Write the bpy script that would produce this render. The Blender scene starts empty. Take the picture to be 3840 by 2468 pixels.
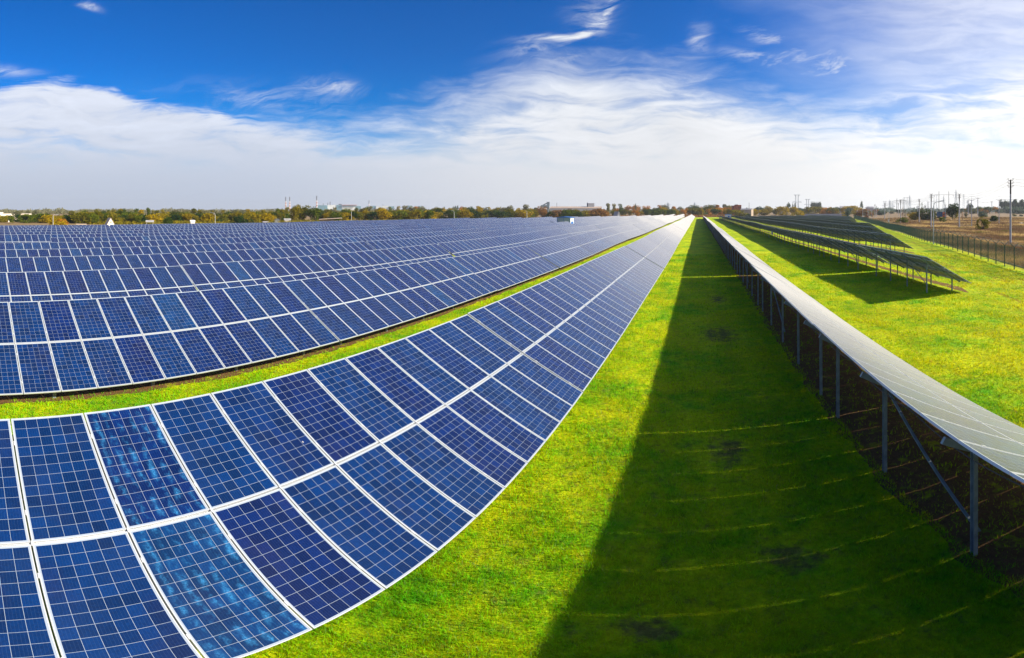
import bpy, bmesh, math, random
import numpy as np
from mathutils import Vector, Matrix, Euler, noise as mnoise
random.seed(7); rng = np.random.default_rng(11)
sc = bpy.context.scene
R = math.radians
F, X0, Y0 = 1783.0, 2619.6, 792.0          # photograph: pixels per radian, column of the row direction, horizon line
CAM_Z = 5.45

def sstep(a, b, t):
    t = min(1, max(0, (t - a) / (b - a))); return t * t * (3 - 2 * t)
def fence_x(y): return 27 + .286 * (y - 34)
def G(x, y):                                # height of the terrain
    d = math.hypot(x, y)
    z = -0.6 * min(1, max(0, (-x - 8) / 34)) if x < 0 else 0
    if 20 < y: z += .07 * sstep(20, 60, y) * (math.sin(y / 9.1 + x * .05) + .8 * math.sin(y / 15.7 + 1.3 - x * .09))
    z += 2.0 * sstep(350, 800, d) * (1 if x > 0 else .6)
    if x > 0: z += .9 * sstep(8, 60, x - fence_x(y)) * sstep(60, 200, d)
    return z

# ------------------------------------------------------------------ tagging / linking
COL = sc.collection
def tag(o, label=None, cat=None, group=None, kind=None):
    if label: o['label'] = label
    if cat: o['category'] = cat
    if group: o['group'] = group
    if kind: o['kind'] = kind
    return o
def empty(name, loc=(0, 0, 0), rz=0, label=None, cat=None, group=None):
    o = bpy.data.objects.new(name, None); COL.objects.link(o)
    o.location = loc; o.rotation_euler = (0, 0, rz); o.empty_display_size = .2
    return tag(o, label, cat, group)
def copy_tree(o, parent=None):
    c = o.copy(); COL.objects.link(c); c.parent = parent
    for ch in o.children: copy_tree(ch, c)
    return c

class MB:
    def __init__(s): s.v = []; s.f = []; s.m = []; s.uv = {}
    def box(s, c, size, M=None, mat=0):
        x, y, z = [q / 2 for q in size]; b = len(s.v)
        for dx, dy, dz in ((-x,-y,-z),(x,-y,-z),(x,y,-z),(-x,y,-z),(-x,-y,z),(x,-y,z),(x,y,z),(-x,y,z)):
            p = Vector((dx, dy, dz))
            if M is not None: p = M @ p
            s.v.append((p[0] + c[0], p[1] + c[1], p[2] + c[2]))
        for q in ((0,3,2,1),(4,5,6,7),(0,1,5,4),(1,2,6,5),(2,3,7,6),(3,0,4,7)):
            s.f.append(tuple(b + i for i in q)); s.m.append(mat)
        return s
    def bar(s, a, b, w, h=None, mat=0):     # rectangular bar from a to b
        a = Vector(a); b = Vector(b); h = h or w; d = b - a; L = d.length
        q = d.to_track_quat('Z', 'Y').to_matrix()
        return s.box((a + b) / 2, (w, h, L), q, mat)
    def tube(s, a, b, r0, r1=None, n=8, mat=0, cap=True):
        a = Vector(a); b = Vector(b); r1 = r0 if r1 is None else r1
        q = (b - a).to_track_quat('Z', 'Y').to_matrix(); k = len(s.v)
        for c, r in ((a, r0), (b, r1)):
            for i in range(n):
                t = 2 * math.pi * i / n; p = q @ Vector((math.cos(t) * r, math.sin(t) * r, 0)) + c
                s.v.append(tuple(p))
        for i in range(n):
            j = (i + 1) % n; s.f.append((k + i, k + j, k + n + j, k + n + i)); s.m.append(mat)
        if cap:
            s.f.append(tuple(k + i for i in reversed(range(n)))); s.m.append(mat)
            s.f.append(tuple(k + n + i for i in range(n))); s.m.append(mat)
        return s
    def poly(s, pts, mat=0, uv=None):
        k = len(s.v); s.v += [tuple(p) for p in pts]; s.f.append(tuple(range(k, k + len(pts)))); s.m.append(mat)
        if uv: s.uv[len(s.f) - 1] = uv
        return s
    def prism(s, prof, y0, y1, mat=0):      # profile in x,z pushed along y
        k = len(s.v); n = len(prof)
        s.v += [(x, y0, z) for x, z in prof] + [(x, y1, z) for x, z in prof]
        for i in range(n):
            j = (i + 1) % n; s.f.append((k + i, k + j, k + n + j, k + n + i)); s.m.append(mat)
        s.f.append(tuple(k + i for i in reversed(range(n)))); s.m.append(mat)
        s.f.append(tuple(k + n + i for i in range(n))); s.m.append(mat)
        return s
    def mesh(s, name, mats):
        me = bpy.data.meshes.new(name); me.from_pydata(s.v, [], s.f)
        for m in (mats if isinstance(mats, (list, tuple)) else [mats]): me.materials.append(m)
        me.polygons.foreach_set('material_index', s.m)
        if s.uv:
            ul = me.uv_layers.new(name='UVMap')
            for fi, uv in s.uv.items():
                for li, c in zip(me.polygons[fi].loop_indices, uv): ul.data[li].uv = c
        me.update(); return me
    def build(s, name, mats, parent=None, loc=None):
        return obj(name, s.mesh(name, mats), parent, loc)
def obj(name, me, parent=None, loc=None, rot=None):
    o = bpy.data.objects.new(name, me); COL.objects.link(o)
    if parent: o.parent = parent
    if loc is not None: o.location = loc
    if rot is not None: o.rotation_euler = rot
    return o

# ------------------------------------------------------------------ node helper
class NT:
    def __init__(s, nt): s.nt = nt; nt.nodes.clear()
    def n(s, t, **kw):
        nd = s.nt.nodes.new(t)
        ins = kw.pop('ins', {})
        for k, v in kw.items(): setattr(nd, k, v)
        for k, v in ins.items(): s.set(nd.inputs[k], v)
        return nd
    def set(s, sock, v):
        if isinstance(v, bpy.types.NodeSocket): s.nt.links.new(v, sock)
        elif isinstance(v, bpy.types.Node): s.nt.links.new(v.outputs[0], sock)
        else:
            if isinstance(v, tuple) and len(v) == 3 and sock.type == 'RGBA': v = v + (1,)
            sock.default_value = v
    def m(s, op, a, b=0.0, c=0.0, clamp=False):
        nd = s.nt.nodes.new('ShaderNodeMath'); nd.operation = op; nd.use_clamp = clamp
        s.set(nd.inputs[0], a); s.set(nd.inputs[1], b); s.set(nd.inputs[2], c); return nd.outputs[0]
    def mix(s, f, a, b, mode='MIX'):
        nd = s.nt.nodes.new('ShaderNodeMix'); nd.data_type = 'RGBA'; nd.blend_type = mode
        s.set(nd.inputs[0], f); s.set(nd.inputs[6], a); s.set(nd.inputs[7], b); return nd.outputs[2]
    def map(s, v, a, b, c=0.0, d=1.0, smooth=True):
        nd = s.nt.nodes.new('ShaderNodeMapRange'); nd.interpolation_type = 'SMOOTHSTEP' if smooth else 'LINEAR'
        s.set(nd.inputs[0], v); s.set(nd.inputs[1], a); s.set(nd.inputs[2], b); s.set(nd.inputs[3], c); s.set(nd.inputs[4], d)
        return nd.outputs[0]
    def noise(s, vec, scale, detail=3, rough=.5, dist=0.0):
        nd = s.n('ShaderNodeTexNoise', ins={'Scale': scale, 'Detail': detail, 'Roughness': rough, 'Distortion': dist})
        if vec is not None: s.set(nd.inputs['Vector'], vec)
        return nd.outputs[0]
    def xyz(s, v):
        nd = s.n('ShaderNodeSeparateXYZ'); s.set(nd.inputs[0], v); return nd.outputs
    def vec(s, x, y, z=0.0):
        nd = s.n('ShaderNodeCombineXYZ'); s.set(nd.inputs[0], x); s.set(nd.inputs[1], y); s.set(nd.inputs[2], z); return nd.outputs[0]
def material(name):
    m = bpy.data.materials.new(name); m.use_nodes = True; return m, NT(m.node_tree)
def simple(name, col, rough=.6, metal=0.0, var=.12, scale=3.0, spec=.5, trans=0.0, bump=0.0):
    m, t = material(name)
    tc = t.n('ShaderNodeTexCoord').outputs['Object']
    nz = t.noise(tc, scale, 4)
    f = t.map(nz, .3, .7, 1 - var, 1 + var, False)
    c = t.mix(1.0, col, t.vec(f, f, f), 'MULTIPLY')
    p = t.n('ShaderNodeBsdfPrincipled', ins={'Base Color': c, 'Roughness': rough, 'Metallic': metal, 'Specular IOR Level': spec})
    if bump:
        b = t.n('ShaderNodeBump', ins={'Strength': bump, 'Height': nz}); t.set(p.inputs['Normal'], b)
    out = t.n('ShaderNodeOutputMaterial')
    if trans:
        tr = t.n('ShaderNodeBsdfTranslucent', ins={'Color': c}); mx = t.n('ShaderNodeMixShader', ins={0: trans, 1: p, 2: tr}); t.set(out.inputs[0], mx)
    else: t.set(out.inputs[0], p)
    return m

# ------------------------------------------------------------------ materials
def panel_material(name, merged=False, streak=False):
    m, t = material(name)
    uv = t.n('ShaderNodeTexCoord').outputs['UV']
    u, v, _ = t.xyz(uv)
    oi = t.n('ShaderNodeObjectInfo').outputs['Random']
    fu = t.m('FRACT', u); fv = t.m('FRACT', v); pu = t.m('FLOOR', u); pv = t.m('FLOOR', v)
    pr = t.n('ShaderNodeTexWhiteNoise', noise_dimensions='3D'); t.set(pr.inputs[0], t.vec(pu, pv, t.m('MULTIPLY', oi, 91.7)))
    prnd = pr.outputs['Value']; pr2 = t.xyz(pr.outputs['Color'])
    # cell grid inside the margin
    mu, mv = .017, .0105
    cu = t.map(fu, mu, 1 - mu, 0, 6, False); cv = t.map(fv, mv, 1 - mv, 0, 12, False)
    iu = t.m('FLOOR', cu); iv = t.m('FLOOR', cv); gu = t.m('FRACT', cu); gv = t.m('FRACT', cv)
    def edge(f, w): return t.m('LESS_THAN', t.m('ABSOLUTE', t.m('SUBTRACT', t.m('ABSOLUTE', t.m('SUBTRACT', f, .5)), .5)), w)
    grid = t.m('MAXIMUM', edge(gu, .0115), edge(gv, .0115))
    bus = t.m('MULTIPLY', edge(t.m('FRACT', t.m('MULTIPLY', gu, 5.0)), .03), .16)
    cn = t.n('ShaderNodeTexWhiteNoise', noise_dimensions='3D'); t.set(cn.inputs[0], t.vec(t.m('ADD', iu, t.m('MULTIPLY', pu, 7.3)), t.m('ADD', iv, t.m('MULTIPLY', pv, 13.1)), t.m('MULTIPLY', oi, 37.0)))
    cr = cn.outputs['Value']
    base = t.mix(t.map(pr2[0], .15, .75, 0, 1), (.0002, .011, .080), (.0001, .018, .092))
    base = t.mix(t.map(pr2[1], .88, 1.0, 0, .22), base, (.004, .008, .05))
    base = t.mix(t.map(pr2[2], .955, .99, 0, .5), base, (.002, .042, .14))
    base = t.mix(t.map(t.noise(t.vec(t.m('ADD', t.m('MULTIPLY', fu, 1.0), t.m('MULTIPLY', prnd, 50)), fv, oi), 1.6, 2),   .45, .75, 0, .32), base, (.009, .008, .046))
    k = t.map(cr, 0, 1, .72, 1.32, False); base = t.mix(1.0, base, t.vec(k, k, k), 'MULTIPLY')
    vor = t.n('ShaderNodeTexVoronoi', ins={'Scale': 1.0}); t.set(vor.inputs['Vector'], t.vec(t.m('MULTIPLY', cu, 9), t.m('MULTIPLY', cv, 9), prnd))
    vk = t.map(t.xyz(vor.outputs['Color'])[0], 0, 1, .86, 1.14, False); base = t.mix(1.0, base, t.vec(vk, vk, vk), 'MULTIPLY')
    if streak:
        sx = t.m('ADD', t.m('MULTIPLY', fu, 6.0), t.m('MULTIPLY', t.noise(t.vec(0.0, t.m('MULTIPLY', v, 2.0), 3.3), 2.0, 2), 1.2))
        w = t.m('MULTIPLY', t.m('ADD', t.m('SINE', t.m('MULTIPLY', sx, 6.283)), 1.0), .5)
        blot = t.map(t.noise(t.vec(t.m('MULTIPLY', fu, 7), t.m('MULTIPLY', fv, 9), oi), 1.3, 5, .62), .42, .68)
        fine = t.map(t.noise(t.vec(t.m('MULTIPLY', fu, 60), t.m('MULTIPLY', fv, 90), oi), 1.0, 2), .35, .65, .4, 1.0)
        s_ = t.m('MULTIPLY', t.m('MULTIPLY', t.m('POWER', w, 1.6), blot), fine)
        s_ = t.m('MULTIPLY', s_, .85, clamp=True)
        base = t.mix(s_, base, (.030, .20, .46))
    # light metallic fingers and silver lines
    base = t.mix(bus, base, (.09, .17, .36)); base = t.mix(grid, base, (.28, .34, .44))
    dust = t.map(t.noise(t.n('ShaderNodeTexCoord').outputs['Object'], 1.1, 5, .6), .4, .8, 0.0, .012)
    base = t.mix(dust, base, (.35, .40, .48))
    spk = t.n('ShaderNodeTexVoronoi', ins={'Scale': 5.0}); t.set(spk.inputs['Vector'], t.vec(t.m('ADD', u, prnd), v, oi))
    base = t.mix(t.m('MULTIPLY', t.m('LESS_THAN', spk.outputs['Distance'], .045), t.m('GREATER_THAN', t.xyz(spk.outputs['Color'])[0], .88)), base, (.5, .5, .5))
    rough = .22
    if merged:
        fr = t.m('MAXIMUM', edge(fu, .019), edge(fv, .010))
        base = t.mix(fr, base, (.40, .43, .46)); rough = t.map(fr, 0, 1, .22, .4, False)
    p = t.n('ShaderNodeBsdfPrincipled', ins={'Base Color': base, 'Roughness': rough, 'IOR': 1.38, 'Specular IOR Level': .5, 'Sheen Weight': .22, 'Sheen Roughness': .20, 'Sheen Tint': (1.0, .96, .90, 1)})
    # pale grey blended in at grazing views, standing in for sky glare off the glass
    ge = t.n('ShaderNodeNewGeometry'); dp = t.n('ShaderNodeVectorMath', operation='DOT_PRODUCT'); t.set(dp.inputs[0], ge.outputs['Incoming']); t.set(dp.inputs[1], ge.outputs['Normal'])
    path = t.m('DIVIDE', -.0027, t.m('POWER', t.m('MAXIMUM', t.m('ABSOLUTE', dp.outputs['Value']), .05), 2.0)); graze_glare = t.m('SUBTRACT', 1.0, t.m('EXPONENT', path))
    dd = t.n('ShaderNodeBsdfDiffuse', ins={0: (.50, .50, .50)}); mxp = t.n('ShaderNodeMixShader', ins={0: graze_glare, 1: p, 2: dd})
    t.set(t.n('ShaderNodeOutputMaterial').inputs[0], mxp)
    return m
M = {}
M['cells'] = panel_material('cell_glass'); M['cells_row'] = panel_material('cell_glass_framed', merged=True); M['cells_streak'] = panel_material('cell_glass_streaked', streak=True)
M['alu'] = simple('anodised_aluminium', (.52, .55, .58), .34, .25, .06)
M['back'] = simple('panel_backsheet', (.36, .37, .37), .6, var=.2, trans=.12)
M['galv'] = simple('galvanised_steel', (.22, .28, .33), .5, .35, .22, 6)
M['galv_dark'] = simple('weathered_steel', (.20, .24, .28), .55, .3, .25, 5)
M['concrete'] = simple('pole_concrete', (.42, .43, .45), .85, var=.18, scale=2)
M['concrete_dark'] = simple('tarred_concrete', (.045, .04, .04), .8, var=.2)
M['wire'] = simple('cable_black', (.05, .05, .055), .6)
M['insul'] = simple('insulator_brown', (.03, .022, .02), .3)
M['fence'] = simple('fence_green_paint', (.010, .075, .050), .45, var=.2)
M['white'] = simple('white_paint', (.62, .62, .61), .5, var=.06)
M['cream'] = simple('cream_render', (.70, .62, .50), .8, var=.12, scale=.4)
M['blue'] = simple('blue_paint', (.01, .12, .45), .4)
M['kgrey'] = simple('kiosk_grey_cladding', (.26, .32, .35), .5, var=.08)
M['greenp'] = simple('green_paint', (.03, .30, .20), .6, var=.2)
M['roofg'] = simple('grey_sheet_roof', (.32, .32, .33), .5, var=.15, scale=.6)
M['roofo'] = simple('orange_tile_roof', (.50, .17, .05), .7, var=.2)
M['rooft'] = simple('tan_sheet_roof', (.42, .33, .26), .6, var=.12, scale=.3)
M['brick'] = simple('red_brick', (.28, .08, .045), .85, var=.25, scale=1.5)
M['beige'] = simple('beige_render', (.36, .29, .23), .85, var=.15, scale=.5)
M['dark'] = simple('dark_opening', (.02, .02, .025), .4)
M['hazeb'] = simple('pale_works_cladding', (.52, .56, .58), .7, var=.2, scale=.05)
M['hazet'] = simple('teal_works_cladding', (.10, .22, .28), .7, var=.2, scale=.05)
M['chimr'] = simple('chimney_red', (.38, .10, .07), .8, var=.1)
M['chimd'] = simple('chimney_dark_band', (.10, .11, .14), .8, var=.1)
M['truckb'] = simple('truck_blue_box', (.008, .075, .16), .45, var=.05)
M['orange'] = simple('truck_orange', (.75, .14, .01), .4, var=.05)
M['tyre'] = simple('rubber', (.02, .02, .02), .8)
M['bark'] = simple('bark', (.10, .07, .05), .9, var=.3, scale=4)
M['road'] = simple('pale_concrete_road', (.46, .42, .40), .9, var=.12, scale=.6)
M['wallg'] = simple('grey_block_wall', (.34, .33, .35), .9, var=.15, scale=.3)
M['rock'] = simple('rubble', (.55, .47, .38), .9, var=.3, scale=1.0)

def leaf_material(name, c1, c2, trans=.35):
    m, t = material(name)
    pos = t.n('ShaderNodeNewGeometry').outputs['Position']
    oi = t.n('ShaderNodeObjectInfo').outputs['Random']
    nz = t.noise(pos, .7, 3, .6)
    f = t.map(t.m('ADD', nz, t.m('MULTIPLY', t.m('SUBTRACT', oi, .5), .22)), .36, .64)
    c = t.mix(f, c1, c2)
    k = t.map(t.noise(pos, 4.0, 2), .3, .7, .65, 1.35, False); c = t.mix(1.0, c, t.vec(k, k, k), 'MULTIPLY')
    d = t.n('ShaderNodeBsdfDiffuse', ins={0: c}); tr = t.n('ShaderNodeBsdfTranslucent', ins={0: c})
    mx = t.n('ShaderNodeMixShader', ins={0: trans, 1: d, 2: tr}); t.set(t.n('ShaderNodeOutputMaterial').inputs[0], mx)
    return m
LEAF = {
 'olive': leaf_material('leaf_olive', (0.096, 0.104, 0.010), (0.242, 0.196, 0.011)),
 'green': leaf_material('leaf_green', (0.039, 0.073, 0.010), (0.127, 0.159, 0.011)),
 'dark': leaf_material('leaf_dark_green', (0.014, 0.043, 0.014), (0.057, 0.080, 0.014)),
 'yellow': leaf_material('leaf_yellow', (0.225, 0.173, 0.007), (0.389, 0.274, 0.007)),
 'orange': leaf_material('leaf_orange', (0.280, 0.122, 0.014), (0.524, 0.245, 0.019)),
 'grey': leaf_material('leaf_grey_green', (0.114, 0.128, 0.074), (0.216, 0.203, 0.098)),
 'bluish': leaf_material('leaf_blue_green', (0.064, 0.104, 0.074), (0.114, 0.159, 0.098)),
 'rust': leaf_material('leaf_rust', (0.127, 0.061, 0.025), (0.305, 0.159, 0.049)),
}

# worn patches of soil in the lanes and wheel tracks along the fence
PATCH = [(.9, 20.5, 1.0, 1.8), (.6, 9.9, .5, .9), (-.5, 4.5, .5, .3), (1.2, 29, .6, 1.6), (1.2, 6.0, .5, .5)]
def patch_val(t, x, y, nz):
    acc = 0.0
    for px, py, rx, ry in PATCH:
        dx = t.m('DIVIDE', t.m('SUBTRACT', x, px), rx); dy = t.m('DIVIDE', t.m('SUBTRACT', y, py), ry)
        acc = t.m('MAXIMUM', acc, t.m('SUBTRACT', 1.0, t.m('ADD', t.m('MULTIPLY', dx, dx), t.m('MULTIPLY', dy, dy))))
    return t.map(t.m('ADD', acc, t.m('MULTIPLY', t.m('SUBTRACT', nz, .5), 4.5)), .1, 1.2, 0, .8)
def bare_mix(t, pos, x, y, c):
    pv = patch_val(t, x, y, t.noise(pos, 3.1, 5, .75))
    c = t.mix(pv, c, t.mix(t.noise(pos, 11, 4, .7), (.06, .045, .02), (.20, .14, .06)))
    fl = t.m('SUBTRACT', x, t.m('ADD', t.m('MULTIPLY', y, .286), 17.3)); al = t.m('ADD', y, t.m('MULTIPLY', x, .286))
    tr = t.noise(t.vec(t.m('MULTIPLY', fl, 1.5), t.m('MULTIPLY', al, .13), 4.0), 1.6, 4, .65)
    near = t.m('MULTIPLY', t.map(fl, -8.5, -6, 0, 1), t.map(fl, -1.2, -2.4, 0, 1))
    return t.mix(t.m('MULTIPLY', near, t.map(tr, .50, .66, 0, .65)), c, (.26, .17, .03))
# grass blades
def grass_colour(t, pos):
    x, y, z = t.xyz(pos)
    big = t.noise(t.vec(t.m('MULTIPLY', x, 1.0), y, 0.0), .33, 3, .6); mid = t.noise(pos, 1.9, 4, .65)
    f = t.m('ADD', t.m('MULTIPLY', big, .6), t.m('MULTIPLY', mid, .4))
    c = t.mix(t.map(f, .30, .62), (.110, .390, .005), (.530, .580, .003))
    c = t.mix(t.map(t.noise(pos, .8, 5, .7), .62, .76, 0, .4), c, (.46, .34, .03))
    return bare_mix(t, pos, x, y, c)
m, t = material('grass_blade')
pos = t.n('ShaderNodeNewGeometry').outputs['Position']
c = grass_colour(t, pos)
rnd = t.n('ShaderNodeNewGeometry').outputs['Random Per Island']
k = t.map(rnd, 0, 1, .6, 1.35, False); c = t.mix(1.0, c, t.vec(k, k, t.m('MULTIPLY', k, .8)), 'MULTIPLY')
c = t.mix(t.map(rnd, .93, .96, 0, .8), c, (.40, .30, .06))
nn = t.n('ShaderNodeVectorMath', operation='ADD'); t.set(nn.inputs[0], t.n('ShaderNodeNewGeometry').outputs['Normal']); nn.inputs[1].default_value = (0, 0, .9)
nn2 = t.n('ShaderNodeVectorMath', operation='NORMALIZE'); t.set(nn2.inputs[0], nn)
d = t.n('ShaderNodeBsdfDiffuse', ins={0: t.mix(1.0, c, (.48, 1.05, 1.8), 'MULTIPLY'), 'Normal': nn2}); tr = t.n('ShaderNodeBsdfTranslucent', ins={0: t.mix(1.0, c, (1.45, 1.08, .6), 'MULTIPLY')})
mx = t.n('ShaderNodeMixShader', ins={0: .4, 1: d, 2: tr}); t.set(t.n('ShaderNodeOutputMaterial').inputs[0], mx)
M['blade'] = m

# ground sheet
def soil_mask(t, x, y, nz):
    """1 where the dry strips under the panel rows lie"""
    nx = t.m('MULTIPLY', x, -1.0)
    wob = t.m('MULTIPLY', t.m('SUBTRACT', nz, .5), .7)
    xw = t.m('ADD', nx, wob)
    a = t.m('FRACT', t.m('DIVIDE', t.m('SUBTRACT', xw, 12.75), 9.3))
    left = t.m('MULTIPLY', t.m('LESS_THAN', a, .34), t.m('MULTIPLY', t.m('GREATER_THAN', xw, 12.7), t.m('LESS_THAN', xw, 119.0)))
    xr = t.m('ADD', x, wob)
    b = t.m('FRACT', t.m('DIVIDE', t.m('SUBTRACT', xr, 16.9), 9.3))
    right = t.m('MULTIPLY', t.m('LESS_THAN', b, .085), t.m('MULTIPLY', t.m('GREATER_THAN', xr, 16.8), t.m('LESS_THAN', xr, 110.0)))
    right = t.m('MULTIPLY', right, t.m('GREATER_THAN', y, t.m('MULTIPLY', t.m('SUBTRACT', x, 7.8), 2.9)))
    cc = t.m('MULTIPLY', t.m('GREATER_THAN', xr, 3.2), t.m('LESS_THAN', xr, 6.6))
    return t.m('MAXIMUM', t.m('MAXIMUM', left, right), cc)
m, t = material('ground_cover')
pos = t.n('ShaderNodeNewGeometry').outputs['Position']
x, y, z = t.xyz(pos)
g = grass_colour(t, pos)
lum = t.map(t.noise(pos, 7.0, 6, .72), .3, .7, .5, 1.35, False); g = t.mix(1.0, g, t.vec(lum, lum, lum), 'MULTIPLY')
st = t.map(t.noise(t.vec(t.m('MULTIPLY', x, .5), t.m('MULTIPLY', y, .12), 0.0), 1.3, 4, .6), .35, .65, .75, 1.15, False); g = t.mix(1.0, g, t.vec(st, st, st), 'MULTIPLY')
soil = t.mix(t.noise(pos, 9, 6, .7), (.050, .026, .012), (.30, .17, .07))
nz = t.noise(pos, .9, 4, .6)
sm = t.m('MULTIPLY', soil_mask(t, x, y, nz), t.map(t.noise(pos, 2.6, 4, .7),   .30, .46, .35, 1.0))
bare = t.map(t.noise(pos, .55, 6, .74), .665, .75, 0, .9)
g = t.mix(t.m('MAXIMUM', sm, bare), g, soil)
# beyond the arrays
ol = t.mix(t.noise(pos, .12, 4, .6), (.20, .17, .02), (.42, .30, .035)); ol = t.mix(t.map(t.m('ADD', x, t.m('MULTIPLY', nz, 8)), -178, -168), (.24, .17, .08), ol)
g = t.mix(t.map(t.m('ADD', x, t.m('MULTIPLY', nz, 3)), -121, -123), g, ol)
n1 = t.noise(t.vec(x, t.m('MULTIPLY', y, .5), 0.0), .07, 5, .62); n2 = t.noise(pos, .9, 5, .75)
dry = t.mix(t.map(n1, .44, .62), (.17, .12, .055), (.50, .37, .14)); dk = t.map(n2, .3, .7, .45, 1.4, False); dry = t.mix(1.0, dry, t.vec(dk, dk, dk), 'MULTIPLY')
dry = t.mix(t.map(t.noise(pos, .05, 3), .62, .68, 0, .7), dry, (.16, .20, .02))
far = t.mix(t.noise(pos, .02, 4), (.17, .12, .075), (.25, .185, .11))
dist = t.n('ShaderNodeVectorMath', operation='LENGTH'); t.set(dist.inputs[0], pos)
dry = t.mix(t.map(dist.outputs['Value'], 190, 330), dry, far)
fl = t.m('SUBTRACT', x, t.m('ADD', t.m('MULTIPLY', y, .286), 17.3 + .9))
g = t.mix(t.map(t.m('ADD', fl, t.m('MULTIPLY', nz, 1.5)), .2, 1.6), g, dry)
g = t.mix(t.map(t.m('SUBTRACT', y, t.m('MULTIPLY', x, .25)), 395, 420), g, far)
p = t.n('ShaderNodeBsdfPrincipled', ins={'Base Color': g, 'Roughness': .95, 'Specular IOR Level': .1})
bm_ = t.n('ShaderNodeBump', ins={'Strength': .9, 'Distance': .12, 'Height': t.noise(pos, 6.5, 6, .75)}); t.set(p.inputs['Normal'], bm_)
t.set(t.n('ShaderNodeOutputMaterial').inputs[0], p)
M['ground'] = m

# ------------------------------------------------------------------ placing helper: bearing column px and distance -> world
def at(px, d, dz=0.0):
    a = (px - X0) / F; x, y = d * math.sin(a), d * math.cos(a)
    return Vector((x, y, G(x, y) + dz))
def dist_of(px, yb):                        # distance at which the ground lies on row yb
    best = None; d = 20.0
    while d < 3000:
        p = at(px, d); yy = Y0 + F * math.atan2(CAM_Z - p.z, d)
        if yy <= yb: return d
        d *= 1.01
    return 3000
def hgt(px, d, yt):                         # height of a thing whose top lies on row yt
    return CAM_Z + math.tan((Y0 - yt) / F) * d - at(px, d).z
def face(px): return -(px - X0) / F         # rotation about z that turns local -y to the camera

# ------------------------------------------------------------------ terrain
def graded(a, step, grow, lim):
    out = [0.0]; s = step; v = 0.0
    while v < lim:
        if v > a: s *= grow
        v += s; out.append(v)
    return out
xs = [-v for v in graded(14, .25, 1.045, 4300)][::-1] + graded(14, .25, 1.045, 4300)[1:]
ys = [-v for v in graded(2, .6, 1.3, 3000)][::-1] + graded(26, .25, 1.035, 4300)[1:]
def near_bump(x, y):
    d = math.hypot(x, y)
    k = sstep(60, 20, d)
    if k <= 0: return 0
    return k * (.035 * mnoise.noise(Vector((x * .9, y * .9, 0))) + .02 * mnoise.noise(Vector((x * 3, y * 3, 5))))
V = np.array([(x, y, G(x, y) + near_bump(x, y)) for y in ys for x in xs], dtype=np.float32)
nx_, ny_ = len(xs), len(ys)
idx = np.arange(nx_ * ny_).reshape(ny_, nx_)
Fq = np.stack([idx[:-1, :-1], idx[:-1, 1:], idx[1:, 1:], idx[1:, :-1]], -1).reshape(-1, 4)
me = bpy.data.meshes.new('ground'); me.vertices.add(len(V)); me.vertices.foreach_set('co', V.ravel())
me.loops.add(Fq.size); me.loops.foreach_set('vertex_index', Fq.ravel()); me.polygons.add(len(Fq))
me.polygons.foreach_set('loop_start', np.arange(0, Fq.size, 4)); me.polygons.foreach_set('use_smooth', np.ones(len(Fq), bool)); me.materials.append(M['ground']); me.update(calc_edges=True)
tag(obj('ground', me), kind='structure')

# ------------------------------------------------------------------ grass blades near the camera
def blades(name, label, n_try, dmax, dens0, strip, width, length, dry=False):
    a = rng.uniform(-1.48, .70, n_try); d = np.exp(rng.uniform(math.log(3.4), math.log(dmax), n_try))
    x = d * np.sin(a); y = d * np.cos(a)
    keep = strip(x, y, d); x, y, d = x[keep], y[keep], d[keep]
    n = len(x)
    z = np.array([G(a_, b_) + near_bump(a_, b_) for a_, b_ in zip(x, y)])
    w = width * (d / 5) ** .85 * rng.uniform(.6, 1.4, n); L = length * rng.uniform(.45, 1.3, n) * (1 + .012 * d)
    cl = np.sin(x * 7.3 + 2.1 * np.sin(y * 3.1)) * np.sin(y * 8.9 + 1.7 * np.sin(x * 4.3)) + .6 * np.sin(x * 2.3 + y * 1.9 + 1.2 * np.sin(y * 1.1))
    L = np.minimum(L * np.clip(1 + .35 * cl, .5, 1.8), .20)
    th = rng.uniform(0, 2 * math.pi, n); lean = rng.uniform(.1, .9, n) * L; lt = rng.uniform(0, 2 * math.pi, n)
    P = np.empty((n, 3, 3), np.float32)
    cx, cy = np.cos(th) * w / 2, np.sin(th) * w / 2
    P[:, 0] = np.stack([x - cx, y - cy, z - .005], 1); P[:, 1] = np.stack([x + cx, y + cy, z - .005], 1)
    P[:, 2] = np.stack([x + lean * np.cos(lt), y + lean * np.sin(lt), z + np.sqrt(np.maximum(L * L - lean * lean, .0004))], 1)
    me = bpy.data.meshes.new(name); me.vertices.add(n * 3); me.vertices.foreach_set('co', P.ravel())
    me.loops.add(n * 3); me.loops.foreach_set('vertex_index', np.arange(n * 3)); me.polygons.add(n)
    me.polygons.foreach_set('loop_start', np.arange(0, n * 3, 3)); me.materials.append(M['blade']); me.update(calc_edges=True)
    return tag(obj(name, me), label, 'grass', kind='stuff')
def lawn(x, y, d):
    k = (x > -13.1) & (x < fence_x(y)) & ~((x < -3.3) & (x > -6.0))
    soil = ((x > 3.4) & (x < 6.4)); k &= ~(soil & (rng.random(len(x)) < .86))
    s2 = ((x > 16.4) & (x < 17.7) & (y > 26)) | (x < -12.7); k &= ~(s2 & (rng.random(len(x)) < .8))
    for px, py, rx, ry in PATCH: k &= ~((((x - px) / rx) ** 2 + ((y - py) / ry) ** 2 < rng.uniform(.0, 2.2, len(x))) & (rng.random(len(x)) < .75))
    # patchy
    pn = np.sin(x * 2.1 + 1.3 * np.sin(y * .8)) * np.sin(y * 1.7 + x) ; k &= rng.random(len(x)) < (.8 + .2 * pn)
    return k
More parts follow.
